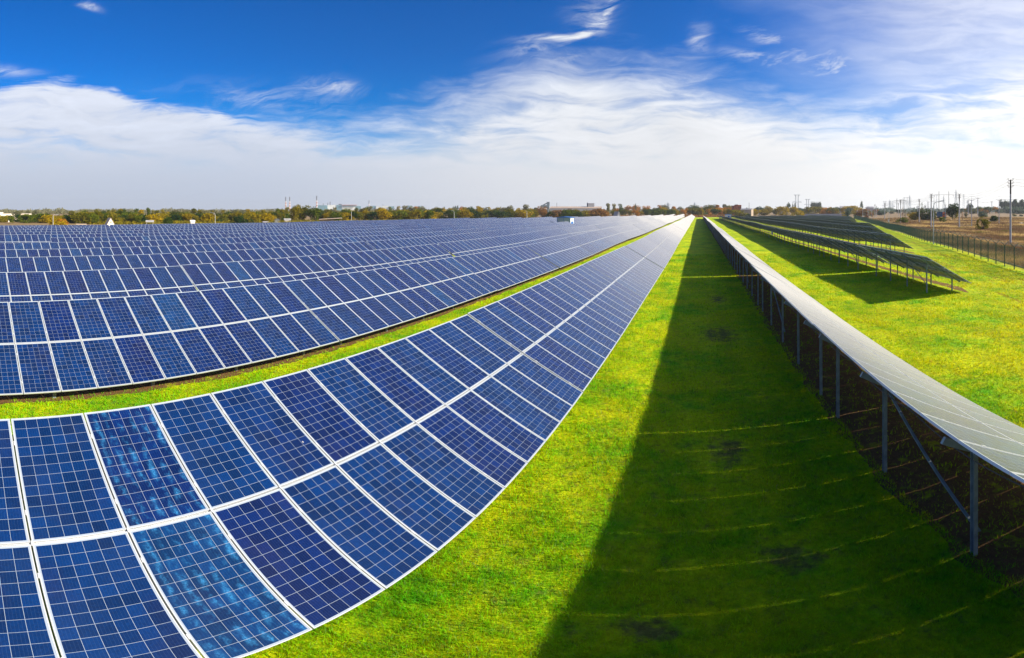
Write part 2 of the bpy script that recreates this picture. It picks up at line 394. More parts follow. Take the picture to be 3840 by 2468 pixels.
blades('lawn_grass', 'short bright green grass growing in the lanes between the panel rows', 620000, 60, 1, lawn, .009, .078)

# ------------------------------------------------------------------ solar tables
DEPTH, RISE, LOWZ = 3.35, 1.95, .56
TH = math.atan2(RISE, DEPTH); CT, ST = math.cos(TH), math.sin(TH)
PW, PL, PITCH = .992, 1.925, 1.01
def panel_mesh(name, glass):
    b = MB(); w, l, h, fr = PW / 2, PL / 2, .04, .013
    # frame: four rails, glass set 3 mm lower, back sheet
    b.box((-l + fr / 2, 0, -h / 2), (fr, PW, h)); b.box((l - fr / 2, 0, -h / 2), (fr, PW, h))
    b.box((0, -w + fr / 2, -h / 2), (PL - 2 * fr, fr, h)); b.box((0, w - fr / 2, -h / 2), (PL - 2 * fr, fr, h))
    g = (l - fr, w - fr)
    # v runs along the slope, u along the row
    b.poly([(-g[0], -g[1], -.003), (g[0], -g[1], -.003), (g[0], g[1], -.003), (-g[0], g[1], -.003)], 1, [(.001, .001), (.001, .999), (.999, .999), (.999, .001)])
    b.poly([(-g[0], -g[1], -.012), (-g[0], g[1], -.012), (g[0], g[1], -.012), (g[0], -g[1], -.012)], 2)
    b.box((-.6, 0, -.025), (.12, .10, .02), mat=3)
    return b.mesh(name, [M['alu'], glass, M['back'], M['wire']])
PM = panel_mesh('solar_panel', M['cells']); PMS = panel_mesh('solar_panel_streaked', M['cells_streak'])
def on_slope(dl, y, n=0.0):                 # point dl up the slope from the low edge, n along the normal
    return Vector((-dl * CT + n * ST, y, LOWZ + dl * ST + n * CT))
SL = [.0 + PL / 2, PL * 1.5 + .026]
PUR = [.42, 1.50, 1.938, 2.37, 3.45]
POST_HI, POST_LO = 3.30, 1.05               # distance up the slope of the posts' heads
def zat(dl): return LOWZ + dl * ST
def purlin_mesh(n, clips):
    b = MB(); L = n * PITCH
    b.box((0, L / 2, -.03), (.05, L - .02, .06))
    if clips:
        for i in range(n + 1): b.box((0, min(max(i * PITCH, .02), L - .02), .045), (.07, .028, .006)); b.box((0, min(max(i * PITCH, .02), L - .02), .022), (.05, .012, .044))
    return b.mesh('purlin', M['alu'] if clips else M['galv'])
PURM = {}
def rafter_mesh():
    b = MB(); a = on_slope(.25, 0, -.16); c = on_slope(3.78, 0, -.16); b.bar(a, c, .05, .11); return b.mesh('rafter', M['galv'])
def post_mesh(dl):
    b = MB(); x = -dl * CT; top = zat(dl) - .2
    b.box((x, 0, top / 2 - .15), (.010, .09, top + .3)); b.box((x - .03, -.04, top / 2 - .15), (.06, .010, top + .3)); b.box((x - .03, .04, top / 2 - .15), (.06, .010, top + .3))
    b.box((x, 0, top - .02), (.07, .11, .10)); return b.mesh('post', M['galv'])
def brace_mesh():
    b = MB(); x = -POST_HI * CT + .06; b.bar((x, 0, .45), (x, 3.04, zat(POST_HI) - .35), .045, .03); return b.mesh('brace', M['galv'])
def prop_mesh():
    b = MB(); b.bar((-POST_LO * CT, 0, .45), on_slope(2.3, 0, -.22), .04, .04); return b.mesh('prop', M['galv'])
RAF, PHI, PLO, BRA = rafter_mesh(), post_mesh(POST_HI), post_mesh(POST_LO), brace_mesh()
def merged_table(n, full=True, off=(0, 0)):
    b = MB(); L = n * PITCH - .02
    for j in (0, 1):
        c0, c1 = SL[j] - PL / 2, SL[j] + PL / 2
        p = [on_slope(c0, 0), on_slope(c1, 0), on_slope(c1, L), on_slope(c0, L)]; q = [on_slope(c0, 0, -.04), on_slope(c1, 0, -.04), on_slope(c1, L, -.04), on_slope(c0, L, -.04)]
        o = off[0]; v0 = 2 * off[1] + (1 - j)
        b.poly([p[0], p[3], p[2], p[1]], 0, [(o, v0 + .999), (o + n - .001, v0 + .999), (o + n - .001, v0 + .001), (o, v0 + .001)])
        b.poly([q[0], q[1], q[2], q[3]], 1)
        for i in range(4):
            k = (i + 1) % 4; b.poly([p[i], p[k], q[k], q[i]], 2)
    if full:
        for dl in PUR: b.bar(on_slope(dl, .05, -.07), on_slope(dl, L - .05, -.07), .05, .06, 3)
        for i in range(5):
            y = 1.0 + 3.04 * i
            if y < L:
                for dl in (POST_HI, POST_LO): b.box((-dl * CT, y, zat(dl) / 2 - .2), (.07, .09, zat(dl) + .1), mat=3)
                b.bar(on_slope(.3, y, -.16), on_slope(3.7, y, -.16), .05, .1, 3)
        b.bar((-POST_HI * CT, 1.0, .45), (-POST_HI * CT, 4.04, zat(POST_HI) - .3), .05, .04, 3)
    return b
ROWMATS = None
def rows():
    out = []                                # (x_low, list of (y0, n)), side, row number
    def far_blocks(y, L):
        s = []
        while y < L:
            for k in range(5):
                if y < L: s.append((y, 14))
                y += 14.15
            y += .30
        return s
    Ls = {0: 430}
    out.append(('left', 1, -2.94, [(-2.24, 14), (11.91, 14), (26.06, 14)] + far_blocks(40.65, 420)))
    ends = [480, 470, 440, 420, 390, 360, 330, 300, 270, 250, 230, 215]
    for k in range(12):
        xl = -12.2 - 9.3 * k; seg = [(-1.16, 14), (13.02, 14), (27.20, 13)] + far_blocks(40.65, ends[k])
        if k == 5: seg = seg[1:]
        if k == 3: seg = [(s[0], 9) if 139 < s[0] < 140 else s for s in seg if not (150 < s[0] < 160)]
        seg = [s for s in seg if s[0] + 14 > .1 * -xl]
        out.append(('left', k + 2, xl, seg))
    out.append(('right', 1, 6.28, [(-2.24, 14), (11.91, 14), (26.06, 14)] + far_blocks(40.65, 335)))
    fb = far_blocks(40.65, 345)
    starts = [26.7, 54, 82, 111, 153, 182, 210, 240, 268]
    lims = [330, 325, 335, 335, 335, 335, 335, 335, 335]
    for k in range(9):
        xl = 17.4 + 9.3 * k; seg = [s for s in fb if s[0] > starts[k] - 1 and s[0] < lims[k]]
        if k == 0: seg = [(26.9, 13)] + seg
        out.append(('right', k + 2, xl, seg))
    return out
tables = []
for side, ri, xl, seg in rows():
    for si, (y0, n) in enumerate(seg):
        cx, cy = xl - 1.7, y0 + n * .5; d = math.hypot(cx, max(cy, 0.5)); dmin = math.hypot(xl if side == 'left' else xl - DEPTH, max(y0, .3) if y0 > 0 else .3)
        wpx = 475 * abs(cx) / (d * d)
        vis = n * abs(cx) / (d * d) * (CAM_Z - 1) / d if side == 'left' else n * (abs(cx) + 2) / (d * d) * 2.3 / d
        tables.append(dict(side=side, ri=ri, xl=xl, y0=y0, n=n, si=si, d=d, w=wpx, vis=vis))
order = sorted(tables, key=lambda q: -q['vis'])
for i, q in enumerate(order): q['rank'] = i
ORD = ['zeroth', 'first', 'second', 'third', 'fourth', 'fifth', 'sixth', 'seventh', 'eighth', 'ninth', 'tenth', 'eleventh', 'twelfth', 'thirteenth', 'fourteenth', 'fifteenth', 'sixteenth', 'seventeenth', 'eighteenth', 'nineteenth', 'twentieth']
def ordn(i): return ORD[i] if i <= 20 else ('twenty-' + ORD[i - 20] if i < 30 else ('thirtieth' if i == 30 else 'thirty-' + ORD[i - 30]))
proto = {}
stuff = []
mm_cache = {}
rest = MB()
def pose(q):
    L = q['n'] * PITCH; z0, z1 = G(q['xl'] - 1.7, q['y0']), G(q['xl'] - 1.7, q['y0'] + L)
    return Vector((q['xl'], q['y0'], z0)), math.atan2(z1 - z0, L)
for q in tables:
    loc, rx = pose(q); n = q['n']; L = n * PITCH
    if q['rank'] >= 300:
        k = len(rest.v); fb = len(rest.f); mt = merged_table(n, True, (16 * len(stuff), q['ri']))
        Mx = Matrix.Translation(loc) @ Matrix.Rotation(rx, 4, 'X')
        rest.v += [tuple(Mx @ Vector(v)) for v in mt.v]; rest.f += [tuple(i + k for i in f) for f in mt.f]; rest.m += mt.m
        for fi, uv in mt.uv.items(): rest.uv[fi + fb] = uv
        stuff.append(q); continue
    if q['side'] == 'left':
        lab = f"solar table with blue panels, {ordn(q['si'] + 1)} from the camera in the {ordn(q['ri'])} row left of lane"
    else:
        lab = f"solar table on steel posts, {ordn(q['si'] + 1)} from the camera in the {ordn(q['ri'])} row right of lane"
    full = q['d'] < (46 if q['side'] == 'left' else 62); panels = full or (q['w'] > 2.5)
    posts = q['side'] == 'right' and q['d'] < 130
    o = empty('solar_table', loc, 0, lab, 'solar table', 'solar tables standing in long parallel rows') if (full or panels or posts) else None
    if o is None:
        if n not in mm_cache: mm_cache[n] = merged_table(n).mesh('solar_table', [M['cells_row'], M['back'], M['alu'], M['galv_dark']])
        o = tag(obj('solar_table', mm_cache[n], None, loc), lab, 'solar table', 'solar tables standing in long parallel rows'); o.rotation_euler.x = rx; continue
    o.rotation_euler.x = rx; o.rotation_euler.y = random.uniform(-.005, .005); o.location.z += random.uniform(-.02, .02)
    for i in range(n):
        for j in (0, 1):
            y = (i + .5) * PITCH - .01
            st = q['side'] == 'left' and q['ri'] == 1 and q['si'] == 0 and abs(q['y0'] + y - (.7 + 1.01 * 1.15)) < .5
            c = on_slope(SL[j], y)
            obj('solar_panel', PMS if st else PM, o, c + Vector((0, 0, random.uniform(-.002, .002))), (random.uniform(-.002, .002), TH, 0))
    if full:
        for dl in PUR:
            if (n, 1) not in PURM: PURM[(n, 1)] = purlin_mesh(n, True)
            c = on_slope(dl, 0, -.042); obj('purlin', PURM[(n, 1)], o, c, (0, TH, 0))
    y00 = 1.36 if (q['side'] == 'right' and q['ri'] == 1 and q['si'] == 0) else 1.0
    py = [y00 + 3.04 * i for i in range(5) if y00 + 3.04 * i < L - .2]
    if full or posts:
        for y in py:
            obj('post', PHI, o, (0, y, 0)); obj('post', PLO, o, (0, y, 0))
            if full: obj('rafter', RAF, o, (0, y, 0))
        obj('brace', BRA, o, (0, y00 + 3.04 * 2, 0)) if (q['ri'] == 1 and q['side'] == 'right') else obj('brace', BRA, o, (0, y00, 0))
    if full and q['side'] == 'right':
        if ('cable', n) not in mm_cache:
            b = MB(); last = None
            for i in range(n * 4 + 1):
                y = .2 + i * (L - .4) / (n * 4); p = on_slope(3.3, y, -.22) + Vector((0, 0, -.10 * abs(math.sin(y * 1.03))))
                if last is not None: b.tube(last, p, .012, .012, 4, cap=False)
                last = p
            mm_cache[('cable', n)] = b.mesh('cable', M['wire'])
        obj('cable', mm_cache[('cable', n)], o)
    if not full:
        key = (n, posts)
        if key not in mm_cache:
            b = MB()
            for dl in PUR: b.bar(on_slope(dl, .05, -.07), on_slope(dl, L - .05, -.07), .05, .06)
            for y in py:
                b.bar(on_slope(.3, y, -.16), on_slope(3.7, y, -.16), .05, .1)
                if not posts:
                    for dl in (POST_HI, POST_LO): b.box((-dl * CT, y, zat(dl) / 2 - .2), (.07, .09, zat(dl) + .1))
            mm_cache[key] = b.mesh('support_frame', M['galv'])
        obj('support_frame', mm_cache[key], o)
if stuff:
    tag(rest.build('distant_solar_table_rows', [M['cells_row'], M['back'], M['alu'], M['galv_dark']]), 'hazy far ends of the solar table rows near the horizon', 'solar tables', kind='stuff')

# combiner boxes on the posts
def combiner(loc, label):
    t = empty('electrical_cabinet', loc, 0, label, 'electrical cabinet', 'grey cabinets mounted on the table posts')
    MB().box((0, 0, .35), (.25, .5, .7)).build('cabinet_body', M['concrete'], t)
    MB().box((-.131, 0, .35), (.012, .44, .62)).build('door', M['white'], t)
    MB().box((-.05, 0, -.7), (.05, .06, 1.4)).build('cable_duct', M['wire'], t)
combiner((3.2, 100, 1.5 + G(3, 100)), 'small grey cabinet on a post under the first row right of the lane')
combiner((13.75, 88, 1.15 + G(14, 88)), 'grey cabinet on a post of the second row right of the lane')
combiner((23.1, 240, 1.6 + G(23, 240)), 'distant grey cabinet above the third row right of the lane')

# ------------------------------------------------------------------ kiosks
def kiosk(px, d, w, l, h, rz, label, long_front):
    p = at(px, d); t = empty('transformer_kiosk', p, rz, label, 'kiosk')
    b = MB(); b.box((0, 0, h / 2), (l, w, h)); wall = b.build('wall', M['kgrey'] if long_front else M['white'], t)
    r = MB(); r.prism([(-l / 2 - .2, h), (l / 2 + .2, h), (l / 2 + .2, h + .12), (0, h + .42), (-l / 2 - .2, h + .12)], -w / 2 - .2, w / 2 + .2); r.build('roof', M['blue'], t)
    for sx in (-1, 1):
        for sy in (-1, 1): MB().box((sx * l / 2, sy * w / 2, h / 2), (.16, .16, h)).build('corner_post', M['blue'], t)
    return t, p
t_, p_ = kiosk(2121, 171, 3.0, 5.3, 3.75, face(2121) - .5, 'grey transformer kiosk with blue trim standing among the left panel rows', True)
MB().box((2.65 + .012, 0, 1.75), (.02, 2.7, 3.5)).build('end_wall', M['white'], t_)
MB().box((2.69, 0, 1.3), (.03, 1.7, 2.2)).build('door', M['blue'], t_)
MB().box((.8, -1.52, 2.3), (.5, .03, .45)).build('vent', M['white'], t_)
MB().box((0, -1.52, 1.77), (.12, .04, 3.5)).build('cover_strip', M['blue'], t_)
t_, p_ = kiosk(2730.5, 322, 3.4, 4.3, 3.1, face(2730), 'small white kiosk with blue door and blue roof at the end of the right rows', False)
MB().box((.35, -1.72, 1.15), (1.2, .04, 2.3)).build('door', M['blue'], t_)
MB().box((.35, -1.72, 2.65), (.9, .03, .35)).build('sign_panel', M['white'], t_)

# ------------------------------------------------------------------ trees
def crown_faces(blobs, n, leaf, seed, wisp=.0):
    r = random.Random(seed); b = MB(); tot = sum(q[3] * q[4] * q[5] for q in blobs)
    for (cx, cy, cz, rx, ry, rz) in blobs:
        k = max(20, int(n * rx * ry * rz / tot))
        for _ in range(k):
            while True:
                u = Vector((r.uniform(-1, 1), r.uniform(-1, 1), r.uniform(-1, 1)))
                if .0 < u.length < 1: break
            u = u.normalized() * (u.length ** .45) * (1 + r.uniform(-.12, .12 + wisp))
            c = Vector((cx + u.x * rx, cy + u.y * ry, cz + u.z * rz))
            if mnoise.noise(c * 1.6 + Vector((seed, 0, 0))) < -.16: continue
            s = leaf * r.uniform(.5, 1.3)
            q = Euler((r.uniform(0, 6.3), r.uniform(0, 6.3), r.uniform(0, 6.3))).to_matrix()
            b.poly([c + q @ Vector(v) for v in ((-s / 2, -s / 3, 0), (s / 2, -s / 3, 0), (s * .35, s / 2, .1 * s), (-s * .4, s * .4, 0))])
    return b
def unit_tree(kind, seed):                  # tree of unit height
    r = random.Random(seed); bl = []
    if kind == 'round':
        for i in range(11):
            a = r.uniform(0, 6.28); rr = r.uniform(.05, .30); z = r.uniform(.28, .82); s = r.uniform(.13, .22) * (1.1 - .5 * abs(z - .5)); bl.append((rr * math.cos(a), rr * math.sin(a), z, s, s, s * .85))
        bl.append((0, 0, .5, .30, .30, .36))
    elif kind == 'bush':
        for i in range(9):
            a = r.uniform(0, 6.28); rr = r.uniform(.1, .55); z = r.uniform(.15, .7); s = r.uniform(.2, .32); bl.append((rr * math.cos(a), rr * math.sin(a), z, s * 1.2, s * 1.2, s))
        bl.append((0, 0, .42, .5, .5, .42))
    elif kind == 'poplar':
        for i in range(9):
            z = .12 + i * .1; s = .10 * math.sin(math.pi * (.18 + .8 * (i / 9))) + .02; bl.append((r.uniform(-.02, .02), r.uniform(-.02, .02), z, s, s, .09))
    elif kind == 'tall':
        for i in range(12):
            a = r.uniform(0, 6.28); z = r.uniform(.30, .92); rr = r.uniform(0, .20) * (1.2 - z); s = r.uniform(.08, .15); bl.append((rr * math.cos(a), rr * math.sin(a), z, s, s, s))
    elif kind == 'thin':
        for i in range(12):
            a = r.uniform(0, 6.28); z = r.uniform(.3, .95); rr = r.uniform(.05, .32); s = r.uniform(.05, .10); bl.append((rr * math.cos(a), rr * math.sin(a), z, s, s, s))
    n = {'round': 2400, 'bush': 2000, 'poplar': 900, 'tall': 1100, 'thin': 420}[kind]
    cr = crown_faces(bl, n, {'round': .052, 'bush': .085, 'poplar': .04, 'tall': .045, 'thin': .03}[kind], seed, .2)
    tk = MB(); hh = {'round': .6, 'bush': .4, 'poplar': .8, 'tall': .8, 'thin': .75}[kind]
    if kind in ('thin', 'bush'):
        for i in range(6):
            a = i * 1.05 + r.uniform(-.3, .3); tk.tube((0, 0, -.03), (.18 * math.cos(a), .18 * math.sin(a), hh * .75), .014, .008, 5); tk.tube((.18 * math.cos(a), .18 * math.sin(a), hh * .75), (.30 * math.cos(a + .3), .30 * math.sin(a + .3), hh + .15), .008, .003, 4)
    else:
        tk.tube((0, 0, -.03), (.01, 0, hh * .5), .024, .018, 6); tk.tube((.01, 0, hh * .5), (0, .01, hh), .018, .008, 6)
        for i in range(5):
            a = i * 1.3; z = hh * (.35 + .12 * i); tk.tube((0, 0, z), (.15 * math.cos(a), .15 * math.sin(a), z + .16), .010, .004, 4)
    return cr, tk
TREE = {}
def tree_meshes(kind, col, var):
    key = (kind, col, var)
    if key not in TREE:
        base = (kind, var)
        if base not in TREE: TREE[base] = unit_tree(kind, 31 * var + len(kind) * 7)
        cr, tk = TREE[base]
        TREE[key] = (cr.mesh('crown', LEAF[col]), tk.mesh('trunk', M['bark']))
    return TREE[key]
def tree(px, d, h, w=1.0, kind='round', col='olive', label=None, group=None, var=None, dz=0, parts=True, name='tree'):
    var = random.randrange(3) if var is None else var
    cm, tm = tree_meshes(kind, col, var)
    o = empty('bush' if kind == 'bush' else name, at(px, d, dz), random.uniform(0, 6.28), label, 'bush' if kind == 'bush' else 'tree', group)
    o.scale = (h * w, h * w, h)
    obj('crown', cm, o); obj('trunk', tm, o)
    return o
def ttop(px, d, yt): return max(1.0, hgt(px, d, yt))
GB = 'trees of the belt beyond the left panel rows'
COLN = {'olive': 'olive green', 'green': 'green', 'dark': 'dark green', 'yellow': 'yellow', 'orange': 'orange', 'grey': 'grey green', 'bluish': 'blue green', 'rust': 'rust brown'}
# the individually recognisable ones (column, distance, top row, width, kind, colour, label)
special = [
 (1110, 250, 768, 1.15, 'round', 'olive', 'tallest broad olive tree left of the twin crowns, below the striped chimneys'),
 (1135, 252, 769, 1.05, 'round', 'olive', 'broad olive tree joined to the tallest one in the left belt'),
 (1178, 250, 771, 1.15, 'round', 'green', 'broad round tree right of the tallest pair, under the single striped chimney'),
 (370, 225, 790, 1.3, 'round', 'olive', 'large olive tree just left of the white A-frame cabin'),
 (397, 236, 793, 1.2, 'round', 'green', 'olive tree directly behind the white A-frame cabin'),
 (488, 228, 796, 1.5, 'round', 'olive', 'broad tree right of the white A-frame cabin'),
 (523, 222, 803, 1.5, 'round', 'green', 'rounded green tree with dense crown beside the pale tent roof'),
 (215, 190, 814, 1.6, 'bush', 'yellow', 'yellow bush behind the leftmost lamp post'),
 (230, 196, 817, 1.3, 'bush', 'orange', 'orange tinged bush right of the leftmost lamp post'),
 (628, 200, 811, 1.0, 'bush', 'green', 'dark rounded bush standing close behind the panels, right of the tent roof'),
 (905, 205, 803, 1.5, 'bush', 'dark', 'wide dark green thicket behind the panels left of the smoke'),
 (940, 215, 800, 1.4, 'bush', 'olive', 'dark olive thicket left of the smoke wisp'),
 (1437, 270, 779, 1.2, 'round', 'yellow', 'yellow green tree beneath the pale works buildings'),
 (1560, 280, 786, 1.4, 'round', 'olive', 'bright olive tree below the left cooling tower'),
 (1610, 285, 787, 1.4, 'round', 'green', 'bright green tree below the right cooling tower'),
 (2035, 400, 772, 1.0, 'round', 'rust', 'rust yellow tree in front of the grain elevator'),
 (2165, 400, 785, 1.5, 'round', 'olive', 'wide olive tree in front of the long white hall'),
 (2258, 400, 782, 1.3, 'round', 'orange', 'orange tinged tree at the right end of the white hall'),
 (2325, 460, 785, .9, 'round', 'dark', 'dark tree behind the grey A-frame shed'),
 (2466, 520, 779, 1.0, 'round', 'dark', 'tall dark tree left of the first lattice mast'),
 (2383, 640, 762, .7, 'poplar', 'grey', 'slim tree rising above the wood left of the first lattice mast'),
 (1800, 420, 772, 1.0, 'round', 'yellow', 'yellow crowned tree above the pink house'),
 (1730, 620, 774, .9, 'round', 'orange', 'orange tree beside the slim poplars'),
 (2630, 460, 782, 1.0, 'round', 'yellow', 'small bright yellow tree left of the lane end'),
 (2655, 560, 768, 1.2, 'round', 'olive', 'tall yellow green tree just right of the lane end'),
 (2722, 480, 782, 1.1, 'round', 'yellow', 'bright yellow tree left of the red brick building'),
 (2735, 470, 783, 1.0, 'round', 'olive', 'second yellow tree touching the red brick building'),
 (2762, 420, 785, 1.4, 'bush', 'olive', 'olive thicket before the red brick building'),
 (2785, 420, 787, 1.4, 'bush', 'olive', 'olive thicket before the beige building'),
 (2806, 400, 801, 1.2, 'bush', 'dark', 'small dark bush in front of the beige building'),
 (2997, 430, 785, 1.25, 'bush', 'yellow', 'large round yellow bush alone in the dry field behind the right rows'),
 (2957, 700, 759, .55, 'round', 'bluish', 'tall blue green tree left of the nearest wide pylon'),
 (2973, 705, 761, .6, 'poplar', 'bluish', 'blue green poplar left of the nearest wide pylon'),
 (2981, 706, 759, .6, 'poplar', 'bluish', 'blue green poplar touching the nearest wide pylon'),
 (3231, 720, 754, 1.1, 'poplar', 'dark', 'single tall dark poplar against the sky left of the power poles'),
 (3184, 330, 785, .95, 'round', 'bluish', 'dark blue green tree at the far end of the right fence'),
 (3168, 420, 793, 1.0, 'bush', 'yellow', 'small yellow bush left of the dark tree at the fence end'),
 (3216, 420, 794, 1.2, 'bush', 'olive', 'low olive yellow bush right of the dark tree at the fence end'),
 (3232, 330, 791, 1.2, 'bush', 'rust', 'brown bush beside the far fence lamp'),
 (3272, 380, 794, .8, 'round', 'orange', 'small orange tree beyond the far fence lamps'),
 (3385, 290, 780, .6, 'thin', 'rust', 'thin sparse brown tree behind the third pole'),
 (3395, 280, 788, .7, 'thin', 'grey', 'sparse leafless tree beside the thin brown tree'),
 (3428, 268, 792, 1.0, 'bush', 'yellow', 'bright yellow bush left of the pole pair in the dry field'),
 (3388, 215, 812, 1.3, 'bush', 'green', 'low green bush at the foot of the pole near the thin trees'),
 (3456, 270, 762, .55, 'thin', 'dark', 'bare topped tree above the dark bushes beside the tall pole'),
 (3463, 268, 781, 1.0, 'bush', 'dark', 'left dark green bush between two poles'),
 (3482, 268, 780, 1.0, 'bush', 'dark', 'right dark green bush hidden partly by the tall pole'),
 (3572, 262, 761, .95, 'round', 'dark', 'large dark tree with yellow edges beside the orange truck'),
 (3580, 262, 772, .8, 'round', 'olive', 'yellow green tree merging with the large dark tree by the truck'),
 (3535, 215, 814, 1.1, 'bush', 'green', 'small round bush in front of the truck'),
 (3609, 245, 795, .8, 'thin', 'rust', 'reddish bare shrub right of the large dark tree'),
 (3625, 290, 795, .8, 'round', 'grey', 'small grey green tree behind the reddish shrub'),
 (3686, 340, 788, 1.1, 'bush', 'bluish', 'dark blue green tree across the road'),
 (3686, 135, 808, .95, 'thin', 'olive', 'upright golden shrub in the dry grass left of the nearest pole'),
 (3728, 205, 805, .95, 'bush', 'dark', 'small dark conical bush beside the road'),
 (3638, 560, 762, .9, 'round', 'bluish', 'tall open crowned tree on the horizon behind the T shaped pole'),
 (3805, 420, 801, 1.4, 'bush', 'olive', 'low yellow green bush across the road right of the nearest pole'),
 (3830, 420, 803, 1.4, 'bush', 'dark', 'low dark bush across the road at the right edge'),
]
for (px, d, yt, w, kind, col, lab) in special:
    if (px, kind) == (3686, 'thin'):
        tree(px, d, ttop(px, d, yt), w, 'thin', 'olive', lab, None, 1); tree(px, d, ttop(px, d, yt) * .8, .9, 'bush', 'olive', 'low golden skirt of shoots around the upright golden shrub', None, 1)
    else: tree(px, d, ttop(px, d, yt), w, kind, col, lab)
# poplar groups
for i, (px, yt) in enumerate([(1702, 773), (1708, 771), (1716, 770), (1666, 774), (1698, 777)]):
    tree(px, 900, ttop(px, 900, yt), 1.1, 'poplar', 'bluish', 'slim distant poplar standing in a short row against the sky', 'slim distant poplars', parts=False)
for i in range(9):
    px = 3043 + i * 4.2; tree(px, 850, ttop(px, 850, 756 + random.uniform(-1, 2)), .9, 'poplar', 'bluish', 'tall poplar in the dense dark row right of the second wide pylon', 'dense poplar row by the wide pylons')
for i in range(26):
    px = 3752 + i * 3.6 + random.uniform(-1, 1); tree(px, 700, ttop(px, 700, (752 if i % 5 else 747) + random.uniform(-2, 7)), 1.0, random.choice(['poplar', 'poplar', 'tall']), 'bluish', 'tall blue green tree in the shelter belt behind the nearest pole', 'shelter belt trees behind the nearest pole')
for i in range(16):
    px = 3672 + i * 4.6; tree(px, 1000, ttop(px, 1000, 775 + random.uniform(-2, 5)), 1.0, 'poplar', 'bluish', 'small distant poplar left of the nearest pole on the horizon', 'small distant poplars on the right horizon')
# belts
def belt(x0, x1, step, dd, yt, cols, kinds, group, w=(1.15, 1.8), jit=6.5):
    px = x0
    while px < x1:
        f = (px - x0) / (x1 - x0); d = dd(f) * random.uniform(.92, 1.1); y = yt(f) - 4 + random.uniform(-jit, jit)
        col = random.choice(cols); kd = random.choice(kinds); pl = {'bush': 'bush', 'round': 'round tree', 'tall': 'tall tree', 'poplar': 'poplar', 'thin': 'thin tree'}[kd]
        tree(px, d, ttop(px, d, y), random.uniform(*w), kd, col, f"{COLN[col]} {pl} among the {group}", f"{COLN[col]} {pl}s of the {group}")
        px += step * random.uniform(.6, 1.4)
ln = lambda a, b: (lambda f: a + (b - a) * f)
belt(-8, 350, 17, ln(250, 235), ln(810, 803), ['green', 'olive', 'olive', 'dark', 'yellow'], ['bush', 'bush', 'round'], 'low trees behind the yellow field on the left')
belt(330, 1080, 40, ln(275, 275), ln(800, 797), ['olive', 'green', 'dark'], ['bush', 'bush', 'round'], 'dark thickets on the left')
belt(1200, 2010, 42, ln(290, 430), ln(793, 788), ['dark', 'green', 'olive'], ['bush', 'round'], 'dark thickets in the middle')
belt(60, 380, 20, ln(330, 320), ln(797, 792), ['grey', 'grey', 'olive', 'green'], ['tall', 'round', 'thin'], 'taller trees before the long white building', (.8, 1.3))
belt(330, 1080, 24, ln(240, 240), ln(806, 802), ['olive', 'olive', 'green', 'yellow', 'dark'], ['bush', 'round'], 'trees directly behind the left panel rows')
belt(360, 1080, 22, ln(330, 330), ln(793, 788), ['olive', 'grey', 'green', 'olive', 'yellow'], ['round', 'tall'], 'second line of trees on the left')
belt(1200, 2010, 24, ln(260, 400), ln(797, 790), ['olive', 'green', 'olive', 'dark', 'yellow'], ['round', 'bush'], 'trees behind the middle of the panel rows')
belt(1200, 2020, 24, ln(420, 560), ln(785, 779), ['grey', 'olive', 'green', 'yellow', 'grey', 'orange'], ['round', 'tall'], 'second line of trees in the middle')
belt(2060, 2270, 22, ln(400, 400), ln(792, 788), ['olive', 'green', 'rust', 'dark'], ['round', 'bush'], 'trees before the white hall')
belt(2270, 2740, 19, ln(500, 520), ln(789, 784), ['olive', 'olive', 'orange', 'green', 'green', 'yellow'], ['round', 'bush'], 'autumn trees behind the far row ends')
belt(2280, 2740, 22, ln(720, 760), ln(774, 774), ['grey', 'olive', 'grey', 'orange', 'green'], ['round', 'tall'], 'greyish wood behind the far row ends')
belt(2800, 3240, 19, ln(560, 600), ln(781, 780), ['orange', 'olive', 'yellow', 'bluish', 'yellow', 'olive'], ['round', 'bush', 'round'], 'autumn trees across the dry field')
belt(3240, 3500, 19, ln(520, 600), ln(789, 790), ['grey', 'rust', 'bluish', 'green'], ['bush', 'round'], 'hazy bushes behind the power poles')
belt(3590, 3850, 17, ln(600, 640), ln(783, 781), ['bluish', 'bluish', 'green', 'orange', 'grey'], ['round', 'bush'], 'hazy trees across the right fields')
# far woods: one mass nobody could count
def far_wood(name, x0, x1, d0, d1, h, col, n, label, sz=1.0):
    r = random.Random(n); b = MB()
    for _ in range(n):
        px = r.uniform(x0, x1); d = r.uniform(d0, d1); p = at(px, d); hh = h * r.uniform(.5, 1.1) * (.75 + .5 * mnoise.noise(Vector((px * .02, 3, 0))))
        for _ in range(9):
            c = p + Vector((r.uniform(-3, 3), r.uniform(-3, 3), r.uniform(.05, 1) * hh)); s = r.uniform(1.2, 2.8) * sz
            q = Euler((r.uniform(0, 6.3), r.uniform(0, 6.3), r.uniform(0, 6.3))).to_matrix()
            b.poly([c + q @ Vector(v) for v in ((-s / 2, -s / 3, 0), (s / 2, -s / 3, 0), (s * .35, s / 2, .1 * s), (-s * .4, s * .4, 0))])
    tag(b.build(name, LEAF[col]), label, 'wood', kind='stuff')
far_wood('distant_wood', -60, 2800, 800, 1100, 11, 'grey', 4200, 'low hazy wood along the horizon on the left')
far_wood('distant_wood', 2750, 3900, 1000, 1500, 13, 'bluish', 2600, 'low blue wood along the horizon on the right')
far_wood('undergrowth', 345, 2300, 215, 265, 1.7, 'olive', 3800, 'olive undergrowth between the trees behind the left rows', .3)
far_wood('undergrowth', 2280, 2760, 430, 500, 2.0, 'rust', 1500, 'rusty undergrowth under the trees behind the far row ends', .4)

